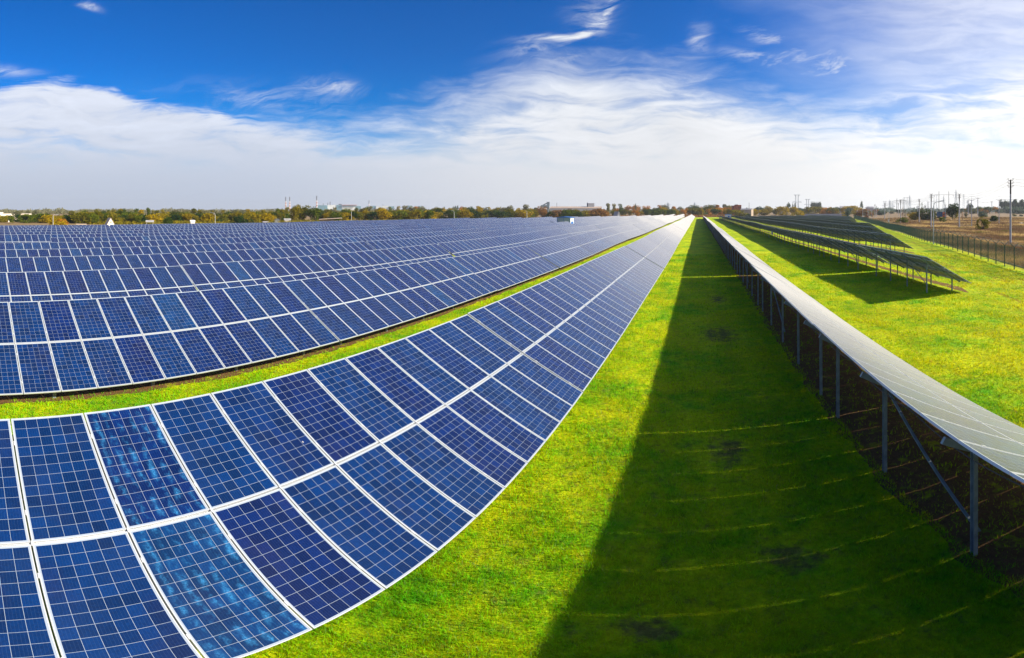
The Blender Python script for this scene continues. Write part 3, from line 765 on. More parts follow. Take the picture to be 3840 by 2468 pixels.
# dry grass tufts outside the fence
def tufts(n):
    r = random.Random(5); b = MB()
    while len(b.f) < n:
        px = r.uniform(3180, 3850); d = math.exp(r.uniform(math.log(42), math.log(360))); p = at(px, d)
        if p.x < fence_x(p.y) + 1.2: continue
        if mnoise.noise(Vector((p.x * .06, p.y * .04, 2))) < -.25 and r.random() < .7: continue
        h = r.uniform(.18, .55); w = .03 * (d / 50)
        for _ in range(3):
            a = r.uniform(0, 6.28); l = r.uniform(0, .25); c, s = math.cos(a), math.sin(a)
            q = p + Vector((r.uniform(-.2, .2), r.uniform(-.2, .2), -.02))
            b.poly([q + Vector((-c * w, -s * w, 0)), q + Vector((c * w, s * w, 0)), q + Vector((l * s, l * c, h))])
    m, t = material('dry_straw'); pos = t.n('ShaderNodeNewGeometry').outputs['Position']
    n1 = t.noise(t.vec(t.xyz(pos)[0], t.m('MULTIPLY', t.xyz(pos)[1], .5), 0.0), .07, 5, .62)
    c = t.mix(t.map(n1, .44, .62), (.20, .125, .07), (.58, .42, .18)); c = t.mix(t.map(t.noise(pos, .16, 4, .7), .54, .64, 0, .6), c, (.22, .13, .08)); c = t.mix(t.map(t.noise(pos, .10, 3, .6), .60, .68, 0, .7), c, (.17, .18, .03)); rn = t.n('ShaderNodeNewGeometry').outputs['Random Per Island']; k = t.map(rn, 0, 1, .6, 1.3, False)
    c = t.mix(1.0, c, t.vec(k, k, k), 'MULTIPLY')
    mx = t.n('ShaderNodeMixShader', ins={0: .35, 1: t.n('ShaderNodeBsdfDiffuse', ins={0: c}).outputs[0], 2: t.n('ShaderNodeBsdfTranslucent', ins={0: c}).outputs[0]}); t.set(t.n('ShaderNodeOutputMaterial').inputs[0], mx)
    tag(b.build('dry_grass', m), 'tall dry golden and brown grass beyond the fence', 'grass', kind='stuff')
tufts(120000)

# ------------------------------------------------------------------ fence
fr = empty('perimeter_fence', (fence_x(30), 30, 0), 0, 'long dark green wire fence with Y shaped post tops along the right lawn', 'fence')
base = fr.location.copy()
def fp(s, dz=0): # s = y coordinate
    x = fence_x(s); return Vector((x, s, G(x, s) + dz)) - base
b = MB(); dirf = Vector((.286, 1, 0)).normalized(); nrm = Vector((1, -.286, 0)).normalized()
b.tube((0, 0, -.1), (0, 0, 2.15), .055, .055, 6)
for s in (-1, 1): b.bar((0, 0, 2.1), tuple(nrm * .42 * s + Vector((0, 0, 2.48))), .05, .05)
pmesh = b.mesh('fence_post', M['fence'])
b2 = MB(); s = 30.0; k = 0; Q = []
while s < 330: Q.append(s); s += 2.4
for i, s in enumerate(Q):
    if i < 100: obj('fence_post', pmesh, fr, fp(s))
    else:
        c = fp(s); b2.box(c + Vector((0, 0, 1.05)), (.09, .09, 2.1))
        for e in (-1, 1): b2.bar(c + Vector((0, 0, 2.1)), c + nrm * .42 * e + Vector((0, 0, 2.48)), .05)
tag(b2.build('fence_post', M['fence'], fr), kind='stuff')
rl = MB(); ws = MB(); bw = MB()
for a, c in zip(Q[:-1], Q[1:]):
    rl.bar(fp(a, .42), fp(c, .42), .05, .09)
    n = 12 if a < 120 else 6; 
    for i in range(n): z = .55 + i * (1.5 / (n - 1)); ws.bar(fp(a, z), fp(c, z), .014 if a < 120 else .03)
    if a < 330:
        m_ = 24 if a < 110 else 10
        for i in range(m_):
            p = fp(a + (c - a) * i / m_); ws.bar(p + Vector((0, 0, .5)), p + Vector((0, 0, 2.08)), .012 if a < 110 else .028)
    for e in (-1, 1):
        for kz in (.5, 1.0): bw.bar(fp(a, 2.1 + .38 * kz) + nrm * .42 * e * kz, fp(c, 2.1 + .38 * kz) + nrm * .42 * e * kz, .012)
rl.build('bottom_rail', M['fence'], fr); ws.build('wire_mesh', M['fence'], fr); bw.build('barbed_wire', M['galv'], fr)

# ------------------------------------------------------------------ lamp posts
def lamp(px, d, h, arm, label, box=False, group=None, mirror=1):
    p = at(px, d); t = empty('lamp_post', p, face(px), label, 'lamp post', group)
    k = max(1, d / 150)
    b = MB(); b.tube((0, 0, -.2), (0, 0, h * .9), .10 * k, .06 * k, 8); b.build('pole', M['concrete'], t)
    a = MB(); pts = [Vector((mirror * arm * (1 - math.cos(u)) * .45, 0, h * .9 + .1 * h * math.sin(u))) for u in (0, .5, 1.0, 1.57)] + [Vector((mirror * arm * .8, 0, h * 1.01))]
    for u, v in zip(pts[:-1], pts[1:]): a.tube(u, v, .045 * k, .04 * k, 6)
    a.build('arm', M['concrete'], t)
    hd = MB(); hd.box((mirror * (arm * .8 + .25), 0, h * 1.02), (.7, .28, .12 * k), Matrix.Rotation(-.1 * mirror, 3, 'Y')); hd.build('lamp_head', M['galv_dark'], t)
    if box: MB().box((-.22, 0, h * .38), (.35, .3, .7)).build('control_box', M['white'], t)
    return t
d1 = dist_of(3500.7, 917.3)
lamp(3500.7, d1, hgt(3500.7, d1, 757), 1.4, 'tall curved lamp post nearest the camera, standing inside the fence')
for px, yb, yt, lab in ((3334, 860, 776, 'lamp post with a white box halfway up, second inside the fence'), (3269.3, 838.7, 786, 'third lamp post inside the fence, right of the row ends'), (3235.4, 827.7, 780, 'fourth lamp post inside the fence by the far green strip'), (3213.6, 820, 783, 'farthest lamp post with box inside the fence')):
    d = dist_of(px, yb); lamp(px, d, hgt(px, d, yt), 1.6, lab, 'box' in lab)
for px, yt, lab, mi in ((199, 803, 'leftmost white lamp post behind the solar rows, before the yellow field', 1), (807, 797, 'white lamp post behind the solar rows left of the green thicket', -1), (1318, 786, 'white lamp post behind the rows below the pale works', 1), (1703, 789, 'white lamp post behind the rows below the slim poplars', -1), (1976, 791, 'white lamp post left of the grain elevator', -1), (2170, 792, 'thin lamp post in front of the white hall', -1)):
    d = 124 / math.sin(abs(px - X0) / F) if px < 2000 else 470
    t_ = lamp(px, d, hgt(px, d, yt) * .97, 1.1, lab, False, None, mi)

# ------------------------------------------------------------------ power poles and lines
def pole_top(px, d, h): p = at(px, d); return Vector((p.x, p.y, p.z + h))
def tripole(px, d, h, label, rz=None):      # concrete pole, three cross-arms, six insulators
    p = at(px, d); t = empty('power_pole', p, face(px) if rz is None else rz, label, 'power pole', None)
    k = 1 if d < 100 else 1.25
    b = MB(); b.tube((0, 0, -.3), (0, 0, h * .78), .19 * k, .14 * k, 8); b.build('shaft', M['concrete'], t)
    b = MB(); b.tube((0, 0, h * .78), (0, 0, h), .14 * k, .12 * k, 8); b.build('head', M['concrete_dark'], t)
    for i in range(3):
        z = h - .12 - i * .53
        a = MB(); a.box((0, -.16 * k, z), (.80, .06, .07 * k)); arm = a.build('cross_arm', M['concrete_dark'], t)
        for s in (-1, 1):
            q = MB(); q.tube((s * .40, -.16 * k, z), (s * .40, -.16 * k, z + .12), .02 * k, n=5); q.tube((s * .40, -.16 * k, z + .12), (s * .40, -.16 * k, z + .32), .05 * k, .065 * k, 6); q.build('insulator', M['insul'], arm)
    pts = []
    Mx = Matrix.Translation(p) @ Matrix.Rotation(t.rotation_euler.z, 4, 'Z')
    for i in range(3):
        for s in (-1, 1): pts.append(Mx @ Vector((s * .40, -.16 * k, h - .12 - i * .53 + .30)))
    return pts
def tpole(px, d, h, label, arm=.9, pin=1.3):        # pole with one cross-arm and a high pin
    p = at(px, d); t = empty('power_pole', p, face(px), label, 'power pole'); k = max(1, d / 180)
    b = MB(); b.tube((0, 0, -.3), (0, 0, h - pin), .16 * k, .12 * k, 7); b.build('shaft', M['concrete'], t)
    MB().tube((0, 0, h - pin), (0, 0, h), .035 * k, .03 * k, 5).build('pin', M['wire'], t)
    MB().box((0, 0, h - pin - .15), (arm * 2, .07, .08 * k)).build('cross_arm', M['concrete_dark'], t)
    for s in (-1, 1): MB().tube((s * arm, 0, h - pin - .12), (s * arm, 0, h - pin + .2), .05 * k, .06 * k, 5).build('insulator', M['insul'], t)
    Mx = Matrix.Translation(p) @ Matrix.Rotation(t.rotation_euler.z, 4, 'Z')
    return [Mx @ Vector((-arm, 0, h - pin + .2)), Mx @ Vector((0, 0, h)), Mx @ Vector((arm, 0, h - pin + .2))]
def span(A, B, sag, r, label, n=14):
    for a, c in zip(A, B):
        b = MB(); last = None
        for i in range(n + 1):
            u = i / n; p = a.lerp(c, u) + Vector((0, 0, -4 * sag * u * (1 - u)))
            if last is not None: b.tube(last, p, r, r, 3, cap=False)
            last = p
        tag(b.build('power_line', M['wire']), label, 'power line', label)
P1 = tripole(3789.6, dist_of(3789.6, 917), hgt(3789.6, dist_of(3789.6, 917), 674), 'nearest and tallest concrete power pole with three cross arms, at right')
d2 = dist_of(3597.4, 854.7); P2 = tripole(3597.4, d2, hgt(3597.4, d2, 728), 'concrete power pole right of the large dark tree')
d3 = dist_of(3492, 854.7); P3 = tripole(3492, d3, hgt(3492, d3, 728), 'concrete power pole left of the near curved lamp')
d4 = dist_of(3447, 834); P4 = tripole(3447, d4, hgt(3447, d4, 747), 'concrete power pole right of the yellow bush')
d5 = dist_of(3377.4, 835); P5 = tripole(3377.4, d5, hgt(3377.4, d5, 749), 'concrete power pole rising from the low green bush')
d6 = dist_of(3318, 823.3); P6 = tripole(3318, d6, hgt(3318, d6, 762), 'distant power pole beside the second fence lamp')
d7 = 430; P7 = tripole(3369, d7, hgt(3369, d7, 762), 'distant power pole just left of the pole in the green bush')
d8 = dist_of(3281, 817); P8 = tripole(3281, d8, hgt(3281, d8, 767), 'distant power pole with dark head right of the third fence lamp')
d9 = 440; P9 = tripole(3286.6, d9, hgt(3286.6, d9, 773), 'pale distant power pole next to the dark headed one')
d10 = dist_of(3643.8, 847.4); T1 = tpole(3643.8, d10, hgt(3643.8, d10, 735), 'T shaped power pole left of the golden shrub')
d11 = dist_of(3746.6, 838.7); T2 = tpole(3746.6, d11, hgt(3746.6, d11, 736), 'T shaped power pole beside the road')
T3 = tpole(3667, 500, hgt(3667, 500, 737), 'tall thin pole across the road', 1.6, 2.2)
T4 = tpole(3719.5, 620, hgt(3719.5, 620, 752), 'faint thin pole on the right horizon', 1.2, 1.5)
T5 = tpole(3469, 300, hgt(3469, 300, 767), 'thin dark pole between the two dark bushes', .6, 1.0)
T6 = tpole(3545, 260, hgt(3545, 260, 760), 'thin pole just right of the orange truck', .6, 1.2)
T7 = tpole(3255, 400, hgt(3255, 400, 773), 'thin pole between the third and fourth fence lamps', .8, 1.0)
T8 = tpole(3631, 520, hgt(3631, 520, 747), 'thin grey pole behind the tall open tree', 1.0, 1.4)
T9 = tpole(3480, 600, hgt(3480, 600, 752), 'faint tall pole between the two frame pylons', 1.4, 1.6)
T10 = tpole(3442, 330, hgt(3442, 330, 768), 'thin brown pole left of the pole by the yellow bush', .6, 1.0)
span(P2, P1, 1.3, .012, 'wires from the nearest pole to the pole by the dark tree')
span(P3, P2, .0, .016, 'wires between the two poles either side of the dark tree') if False else None
span(P4, P3, .8, .016, 'wires from the tall pole to the pole by the yellow bush')
span(P5, P4, .8, .018, 'wires from the yellow bush pole to the green bush pole')
span(P6, P5, .9, .022, 'wires from the green bush pole to the distant pole')
Pn = [Vector((p.x + 45, p.y - 25, p.z - .4)) for p in P1]; span(P1, Pn, 1.3, .010, 'wires leaving the nearest pole to the right')
T0 = [v + Vector((90, -60, 1.5)) for v in T2]; span(T2, T0, 1.5, .022, 'wires leaving the roadside T pole to the right'); span(T1, T2, 1.2, .022, 'wires between the two T shaped poles')
Tl = tpole(3470, 420, hgt(3470, 420, 768), 'faint thin pole behind the dark bushes', .8, 1.0); span(Tl, T1, 3.5, .026, 'wires from the T pole to the far left poles')

def hframe(px, d, gap, bar, yt, ybar, label):
    p = at(px, d); h = hgt(px, d, yt); hb = hgt(px, d, ybar); t = empty('frame_pylon', p, face(px), label, 'pylon')
    k = d / 450
    for s in (-1, 1):
        MB().tube((s * gap / 2, 0, -.5), (s * gap / 2, 0, h * .93), .32 * k, .22 * k, 7).build('leg', M['concrete_dark'], t)
        MB().tube((s * gap / 2, 0, h * .93), (s * gap / 2 + .2, 0, h), .08 * k, .06 * k, 5).build('spike', M['galv_dark'], t)
    MB().box((0, 0, hb), (bar, .25, .25 * k)).build('cross_arm', M['concrete_dark'], t)
    for s in (-1, 0, 1): MB().tube((s * bar * .49, 0, hb), (s * bar * .49, 0, hb - 2.2), .10 * k, n=5).build('insulator', M['insul'], t)
    Mx = Matrix.Translation(p) @ Matrix.Rotation(t.rotation_euler.z, 4, 'Z')
    return [Mx @ Vector((s * bar * .49, 0, hb - 2.2)) for s in (-1, 0, 1)]
H1 = hframe(3539.5, 450, 9.3, 18.2, 711, 730.6, 'large two legged frame pylon above the orange truck')
H2 = hframe(3375, 640, 8.5, 16.5, 741, 753, 'two legged frame pylon farther left above the thin trees')
span(H2, H1, 5, .045, 'long wires between the two frame pylons')
def lattice(px, d, yt, kind, label, thick=.28):
    p = at(px, d); h = hgt(px, d, yt); t = empty('lattice_pylon', p, face(px) + .3, label, 'pylon'); k = thick * d / 900
    body = MB(); arms = MB()
    if kind == 'portal':                    # two masts joined by two wide beams
        for s in (-1, 1):
            for e in (-1, 1):
                body.bar((s * 3.4 + e * 1.6, 0, -1), (s * 2.2 + e * .5, 0, h * .55), k); body.bar((s * 2.2 + e * .5, 0, h * .55), (s * 2.6 + e * .4, 0, h), k)
            for i in range(5):
                z0 = h * .55 * i / 5; z1 = h * .55 * (i + 1) / 5; w0 = 1.6 - 1.1 * i / 5; c0 = s * (3.4 - 1.2 * i / 5); w1 = 1.6 - 1.1 * (i + 1) / 5; c1 = s * (3.4 - 1.2 * (i + 1) / 5)
                body.bar((c0 - w0, 0, z0), (c1 + w1, 0, z1), k * .6); body.bar((c0 + w0, 0, z0), (c1 - w1, 0, z1), k * .6)
        k *= 1.25
        arms.bar((-9, 0, h * .60), (9, 0, h * .60), k); arms.bar((-9, 0, h * .60), (-3, 0, h * .66), k * .7); arms.bar((9, 0, h * .60), (3, 0, h * .66), k * .7)
        arms.build('cross_arm', M['galv'], t); arms = MB()
        arms.bar((-6, 0, h), (6, 0, h), k); arms.bar((-6, 0, h), (-2, 0, h * .94), k * .7); arms.bar((6, 0, h), (2, 0, h * .94), k * .7)
    elif kind == 'tower':
        for sx in (-1, 1):
            for sy in (-1, 1): body.bar((sx * 3.2, sy * 3.2, -1), (sx * .5, sy * .5, h * .82), k); body.bar((sx * .5, sy * .5, h * .82), (0, 0, h), k)
        for i in range(8):
            z0 = h * .82 * i / 8; z1 = h * .82 * (i + 1) / 8; w0 = 3.2 - 2.7 * i / 8; w1 = 3.2 - 2.7 * (i + 1) / 8
            for sy in (-1, 1): body.bar((-w0, sy * w0, z0), (w1, sy * w1, z1), k * .6); body.bar((w0, sy * w0, z0), (-w1, sy * w1, z1), k * .6)
        for z, w in ((.62, 4.2), (.74, 5.2), (.84, 3.4)):
            if arms.v: arms.build('cross_arm', M['galv'], t); arms = MB()
            arms.bar((-w, 0, h * z), (w, 0, h * z), k); arms.bar((-w, 0, h * z), (0, 0, h * (z + .04)), k * .6); arms.bar((w, 0, h * z), (0, 0, h * (z + .04)), k * .6)
    else:                                   # slim mast
        for sx in (-1, 1): body.bar((sx * 2, 0, -1), (sx * .6, 0, h), k)
        for i in range(9): z0 = h * i / 9; z1 = h * (i + 1) / 9; body.bar((-2 + 1.4 * i / 9, 0, z0), (2 - 1.4 * (i + 1) / 9, 0, z1), k * .6); body.bar((2 - 1.4 * i / 9, 0, z0), (-2 + 1.4 * (i + 1) / 9, 0, z1), k * .6)
        arms.bar((-3, 0, h * .9), (3, 0, h * .9), k)
    body.build('lattice_body', M['galv'], t); arms.build('cross_arm', M['galv'], t)
for a in ((2988.5, 880, 731, 'portal', 'nearest wide lattice pylon above the poplars across the dry field', .42), (3028.5, 1150, 747.5, 'portal', 'second wide lattice pylon left of the dense poplar row', .36),
          (3397, 950, 740, 'portal', 'wide lattice pylon above the yellow bush', .26), (3411.5, 1000, 730, 'tower', 'pointed lattice pylon beside the wide one above the yellow bush', .26),
          (3318, 1400, 755, 'portal', 'small wide lattice pylon behind the second fence lamp', .24), (3336, 1300, 748, 'tower', 'small pointed lattice pylon right of the second fence lamp', .22), (3344, 1400, 754, 'portal', 'small wide pylon left of the frame pylon', .22),
          (3585, 700, 709, 'tower', 'tall pointed lattice pylon beside the pole right of the dark tree', .30), (3613.5, 760, 728, 'mast', 'slim lattice mast right of the pole by the dark tree', .26),
          (3539, 1000, 734, 'tower', 'faint pointed pylon framed by the legs of the frame pylon', .22), (3507, 900, 731, 'portal', 'faint wide pylon left of the large frame pylon', .26), (3627, 1500, 752, 'mast', 'faint dark mast on the right horizon', .3),
          (2505, 1000, 758, 'tower', 'dark pointed lattice mast above the wood left of the lane', .5), (2605, 1300, 758, 'tower', 'smaller pointed lattice mast at the end of the first left row', .4),
          (160, 1500, 783, 'mast', 'faint mast above the trees left of the first lamp post', .35)):
    lattice(*a)

# ------------------------------------------------------------------ buildings
def bldg(name, px, d, label, rz=0, cat='building', dz=0):
    return empty(name, at(px, d, dz), face(px) + rz, label, cat)
def box_part(t, name, c, s, m, parent=None): return MB().box(c, s).build(name, m, parent or t)
def gable(t, name, w, l, h, rise, m, x0=0, y0=0, over=.3):  # ridge along x
    b = MB(); k = 0
    P = [(-l / 2 - over, h), (l / 2 + over, h), (0, h + rise)]
    pts = [(x0 - w / 2 - over, y0 + a, z) for a, z in P] + [(x0 + w / 2 + over, y0 + a, z) for a, z in P]
    b.v = pts; b.f = [(0, 1, 2), (5, 4, 3), (0, 3, 4, 1), (1, 4, 5, 2), (2, 5, 3, 0)]; b.m = [0] * 5
    return b.build(name, m, t)
# A-frame cabin
t = bldg('cabin', 411, 203, 'white A-frame cabin with a brown roof edge among trees behind the left rows', .25, 'cabin')
b = MB(); b.poly([(-1.75, -2, 0), (1.75, -2, 0), (0, -2, 3.1)]); b.build('gable_wall', M['white'], t); b = MB(); b.poly([(1.75, 2, 0), (-1.75, 2, 0), (0, 2, 3.1)]); b.build('gable_wall', M['white'], t)
for s in (-1, 1):
    b = MB(); b.bar((s * 1.95, -.0, -.1), (0, 0, 3.3), 4.4, .12); o = b.build('roof', M['rooft'], t)
w_ = box_part(t, 'window', (0, -2.04, 1.4), (.9, .05, .8), M['beige'])
t = bldg('shed', 305, 147, 'small green shed with a pale flat roof behind the last left row', 0, 'shed')
hs = hgt(305, 150, 841); box_part(t, 'wall', (0, 0, hs / 2 - .3), (3.0, 2.2, hs + .3), M['greenp']); box_part(t, 'roof', (0, 0, hs + .1), (3.2, 2.5, .18), M['rooft']); box_part(t, 'door', (.8, -1.13, hs / 2 - .4), (.8, .05, hs), M['greenp'])
t = bldg('shed', 30, 260, 'tiny red and white shed in the field at the far left', 0, 'shed'); box_part(t, 'wall', (0, 0, 1.1), (1.5, 1.5, 2.2), M['white']); box_part(t, 'door', (-.3, -.78, .9), (.6, .05, 1.8), M['brick']); box_part(t, 'roof', (0, 0, 2.26), (1.8, 1.8, .12), M['brick'])
# long white building
t = bldg('warehouse', 64, 345, 'long cream white building behind the trees at the far left', 0)
W_ = 145 / F * 345; hw = hgt(64, 345, 801); box_part(t, 'wall', (0, 0, hw / 2), (W_, 10, hw), M['cream']); box_part(t, 'roof', (0, 0, hw + .1), (W_ + .5, 10.5, .2), M['roofg']); box_part(t, 'stair_block', (-W_ / 2 + 2, -.2, hw / 2 + .5), (4, 10, hw + 1), M['cream'])
for i in range(5): box_part(t, 'window', (-8 + i * 4.4, -5.03, 1.6), (1.8, .08, .9), M['dark'])
# tent roof, small cabins
t = bldg('tent', 562, 195, 'pale green pitched tent roof behind the left rows', 0, 'tent'); gable(t, 'roof', 2.8, 2.4, 1.6, .8, M['roofg']);
for sx in (-1, 1):
    for sy in (-1, 1): box_part(t, 'leg', (sx * 1.3, sy * 1.1, .7), (.08, .08, 1.8), M['white'])
for px, d, w, h, lab, wm, rm in ((722, 210, 1.9, 2.1, 'tiny white roofed hut in the yellow scrub', 'white', 'white'), (612, 330, 5.0, 3.6, 'small pink roofed house among trees right of the tent', 'beige', 'rooft'), (763, 330, 4.0, 3.6, 'small pink house left of the lamp by the thicket', 'beige', 'rooft'), (996, 215, 2.4, 1.5, 'low grey shed left of the smoke wisp', 'beige', 'roofg'), (1077, 230, 3.0, 2.4, 'small grey gabled shed right of the smoke wisp', 'wallg', 'roofg')):
    t = bldg('hut', px, d, lab, .2, 'hut'); box_part(t, 'wall', (0, 0, h * .35), (w, w * .8, h * .7), M[wm]); gable(t, 'roof', w, w * .8, h * .7, h * .3, M[rm], over=.2)
# shelter with mono-pitch roof
t = bldg('shelter', 1240, 205, 'open shelter with a tan sloping roof directly behind the left rows', 0, 'shelter')
b = MB(); b.poly([(-5, -2, 2.45), (4.9, -2, 3.0), (4.9, 2, 3.1), (-5, 2, 2.55)]); b.poly([(-5, -2, 2.60), (-5, 2, 2.70), (4.9, 2, 3.25), (4.9, -2, 3.15)]); b.poly([(-5, -2, 2.45), (-5, -2, 2.60), (4.9, -2, 3.15), (4.9, -2, 3.0)]); b.poly([(-5, 2, 2.55), (4.9, 2, 3.1), (4.9, 2, 3.25), (-5, 2, 2.70)]); b.build('roof', M['rooft'], t)
for i in range(4):
    for y in (-1.8, 1.8): box_part(t, 'post', (-4.5 + i * 3, y, 1.25), (.14, .14, 2.5), M['bark'])
box_part(t, 'back_wall', (-1.5, 1.9, 1.2), (6, .1, 2.4), M['beige']); box_part(t, 'stored_blocks', (2.0, 0, .9), (3.8, 2.2, 1.8), M['rock'])
# pink house
t = bldg('house', 1843, 400, 'pink house with a bright orange roof among the middle trees', .5, 'house'); box_part(t, 'wall', (0, 0, 2.2), (6, 4.5, 4.4), M['beige']); gable(t, 'roof', 6, 4.5, 4.4, 1.5, M['roofo'])
for i in (-1, 1): w_ = box_part(t, 'window', (i * 1.5, -2.28, 2.6), (.9, .05, 1.1), M['dark'])
# white hall, grain elevator
t = bldg('factory_hall', 2160, 455, 'long white hall with a tan roof and a white tower block behind the rows', 0)
Lh = 190 / F * 455; hh = hgt(2160, 455, 781); box_part(t, 'wall', (0, 0, hh / 2), (Lh, 14, hh), M['white']); gable(t, 'roof', Lh, 14, hh, 1.7, M['rooft'])
box_part(t, 'tower_block', (14.5, 2, 7), (6, 8, hgt(2216, 455, 762) * 2 - 14), M['white']); box_part(t, 'annex', (-14, -7.6, 2), (5, 1.2, 4.6), M['brick'])
box_part(t, 'porch', (-6, -7.3, hh / 2), (4, .6, hh - .5), M['beige'])
for i in range(5): box_part(t, 'window', (2 + i * 3.2, -7.05, 3.4), (2.0, .1, 1.6), M['kgrey'])
MB().tube((11.0, 2, 5), (11.0, 2, hgt(2204, 455, 760)), .5, .5, 8).build('chimney', M['chimd'], t)
t = bldg('grain_elevator', 2045, 430, 'dark grain elevator with a raised gantry left of the white hall', 0, 'elevator')
ht = hgt(2045, 430, 757)
for sx in (-2.5, 0, 2.5):
    for sy in (-2, 2): MB().tube((sx, sy, -.5), (sx, sy, ht - 6), .35, .35, 6).build('leg', M['galv_dark'], t)
box_part(t, 'gantry', (-.2, 0, ht - 4.2), (7.8, 4.4, 2.6), M['kgrey']); box_part(t, 'head_house', (2.6, 0, ht - 1.7), (2.6, 3.2, 3.2), M['kgrey'])
MB().bar((-2, 0, ht - 3), (2.2, 0, ht - .8), .9, .9).build('conveyor', M['galv_dark'], t); box_part(t, 'shaft', (2.6, 0, (ht - 5) / 2), (1.8, 1.8, ht - 5), M['galv_dark'])
t = bldg('mast', 2088, 470, 'thin dark mast over the white hall roof', 0, 'mast'); MB().tube((0, 0, 0), (0, 0, hgt(2088, 470, 760)), .22, .16, 6).build('pole', M['chimd'], t)
# grey A-frame shed
t = bldg('shed', 2313, 415, 'steep grey A-frame shed sticking up behind the row ends', .9, 'shed')
b = MB(); b.prism([(-3, 0), (3, 0), (0, 5.4)], -2.2, 2.2); b.build('wall', M['chimd'], t); b = MB(); b.bar((3.15, 0, -.1), (.05, 0, 5.6), 4.8, .14); b.build('roof', M['roofg'], t); b = MB(); b.bar((-3.15, 0, -.1), (-.05, 0, 5.6), 4.8, .14); b.build('roof', M['roofg'], t)
# red brick building and beige building
t = bldg('brick_building', 2762, 470, 'roofless red brick building right of the lane end', .35)
hb = hgt(2762, 470, 771); box_part(t, 'wall', (0, 0, hb / 2), (8, 6, hb), M['brick']); box_part(t, 'stair_tower', (-.4, -.2, hb / 2 + .5), (1.6, 6.2, hb + 1), M['brick']); box_part(t, 'parapet', (2.2, -2.9, hb + .3), (3.6, .4, .7), M['roofo'])
for i in range(2):
    for j in range(2): box_part(t, 'window', (1.4 + i * 1.5, -3.03, hb - 2 - 2.6 * j), (.8, .1, 1.2), M['dark'])
t = bldg('beige_building', 2801, 445, 'low beige building with grey roof right of the brick building', -.3)
hb = hgt(2801, 445, 786); box_part(t, 'wall', (0, 0, hb / 2), (10.5, 7, hb), M['beige']); gable(t, 'roof', 10.5, 7, hb, 1.1, M['roofg']); box_part(t, 'chimney', (1.5, 0, hb + .9), (.7, .7, 1.8), M['white'])
for i in range(2): box_part(t, 'door', (-.8 + i * 2.6, -3.53, 1.4), (1.2, .06, 2.6), M['rooft'])
t = bldg('mast', 2809, 520, 'thin dark mast above the beige building', 0, 'mast'); MB().tube((0, 0, 0), (0, 0, hgt(2809, 520, 760)), .26, .2, 6).build('pole', M['chimd'], t)
for px, yt, w, lab, wm, rm in ((2908, 786, 5, 'small white house among trees across the dry field', 'white', 'white'), (2877, 786, 3, 'narrow cream house left of the small white house', 'cream', 'roofg'), (2846, 789, 4, 'small white shed right of the beige building', 'white', 'roofg'), (2931, 789, 6, 'low grey roofed house left of the yellow bush', 'kgrey', 'roofg'), (3024, 790, 7, 'low white house right of the yellow bush', 'white', 'roofg'), (3085, 777, 10, 'tan flat building right of the dense poplars', 'beige', 'beige'), (3175, 772, 22, 'wide grey building behind the yellow trees', 'wallg', 'wallg'), (3262, 774, 12, 'low grey brown building right of the tall dark poplar', 'wallg', 'wallg')):
    d = 640 if yt > 780 else 800; t = bldg('house', px, d, lab, .15, 'house'); h = hgt(px, d, yt) * .72; box_part(t, 'wall', (0, 0, h / 2), (w, w * .7, h), M[wm]); gable(t, 'roof', w, w * .7, h, h * .35, M[rm])
t = bldg('boundary_wall', 3100, 505, 'long low grey wall across the dry field behind the right rows', .0, 'wall')
for i in range(11): box_part(t, 'wall_panel', (-21 + i * 4.2, (i - 5) ** 2 * .02, .9), (4.1, .25, 2.2 + .15 * (i % 2)), M['wallg'])
# works on the horizon
def chimney(px, d, yt, label, r=2.6):
    p = at(px, d); h = hgt(px, d, yt); t = empty('striped_chimney', p, 0, label, 'chimney'); n = 11
    b = MB()
    for i in range(n):
        f0, f1 = i / n, (i + 1) / n; m_ = 2 if i >= 8 else (0 if i % 2 else 1)
        b.tube((0, 0, h * f0), (0, 0, h * f1), r * (1.35 - .4 * f0), r * (1.35 - .4 * f1), 10, m_)
    b.build('shaft', [M['white'], M['chimr'], M['chimd']], t); MB().tube((0, 0, h), (0, 0, h + 1.2), r * 1.08, r * 1.08, 10).build('cap', M['chimd'], t)
chimney(1071.5, 2300, 739.5, 'left chimney of the red and white striped pair'); chimney(1086.3, 2300, 739.7, 'right chimney of the red and white striped pair')
chimney(1187.7, 2300, 735.5, 'tallest single striped chimney left of the works'); chimney(1383.7, 2500, 753, 'small striped chimney right of the works', 2.0)
t = bldg('works', 1272, 2200, 'pale industrial works with stacks on the horizon right of the tallest chimney', 0)
S = 2200 / F; zb = lambda yt: hgt(1272, 2200, yt)
for x0, x1, yt, m_ in ((1192, 1228, 770, 'hazet'), (1228, 1262, 769, 'hazeb'), (1262, 1282, 769, 'hazet'), (1270, 1281, 765, 'chimd'), (1283, 1338, 770, 'hazeb'), (1332, 1353, 773, 'hazet')):
    box_part(t, 'block', (((x0 + x1) / 2 - 1272) * S, (x0 % 7) * 3, zb(yt) / 2), ((x1 - x0) * S, 30, zb(yt)), M[m_])
for x, yt in ((1238, 756.5), (1229, 761), (1212, 763)): MB().tube(((x - 1272) * S, 0, 0), ((x - 1272) * S, 0, zb(yt)), 1.8, 1.5, 8).build('stack', M['chimd'], t)
box_part(t, 'roof_strip', ((1310 - 1272) * S, -2, zb(769)), (56 * S, 34, 1.2), M['chimr'])
for i in range(6): box_part(t, 'window', ((1288 + i * 8.5 - 1272) * S, -17, zb(775)), (6 * S, 1, 2.2), M['hazet'])
t = bldg('works', 1425, 2500, 'second pale works right of the small striped chimney', 0)
S = 2500 / F; zb = lambda yt: hgt(1425, 2500, yt)
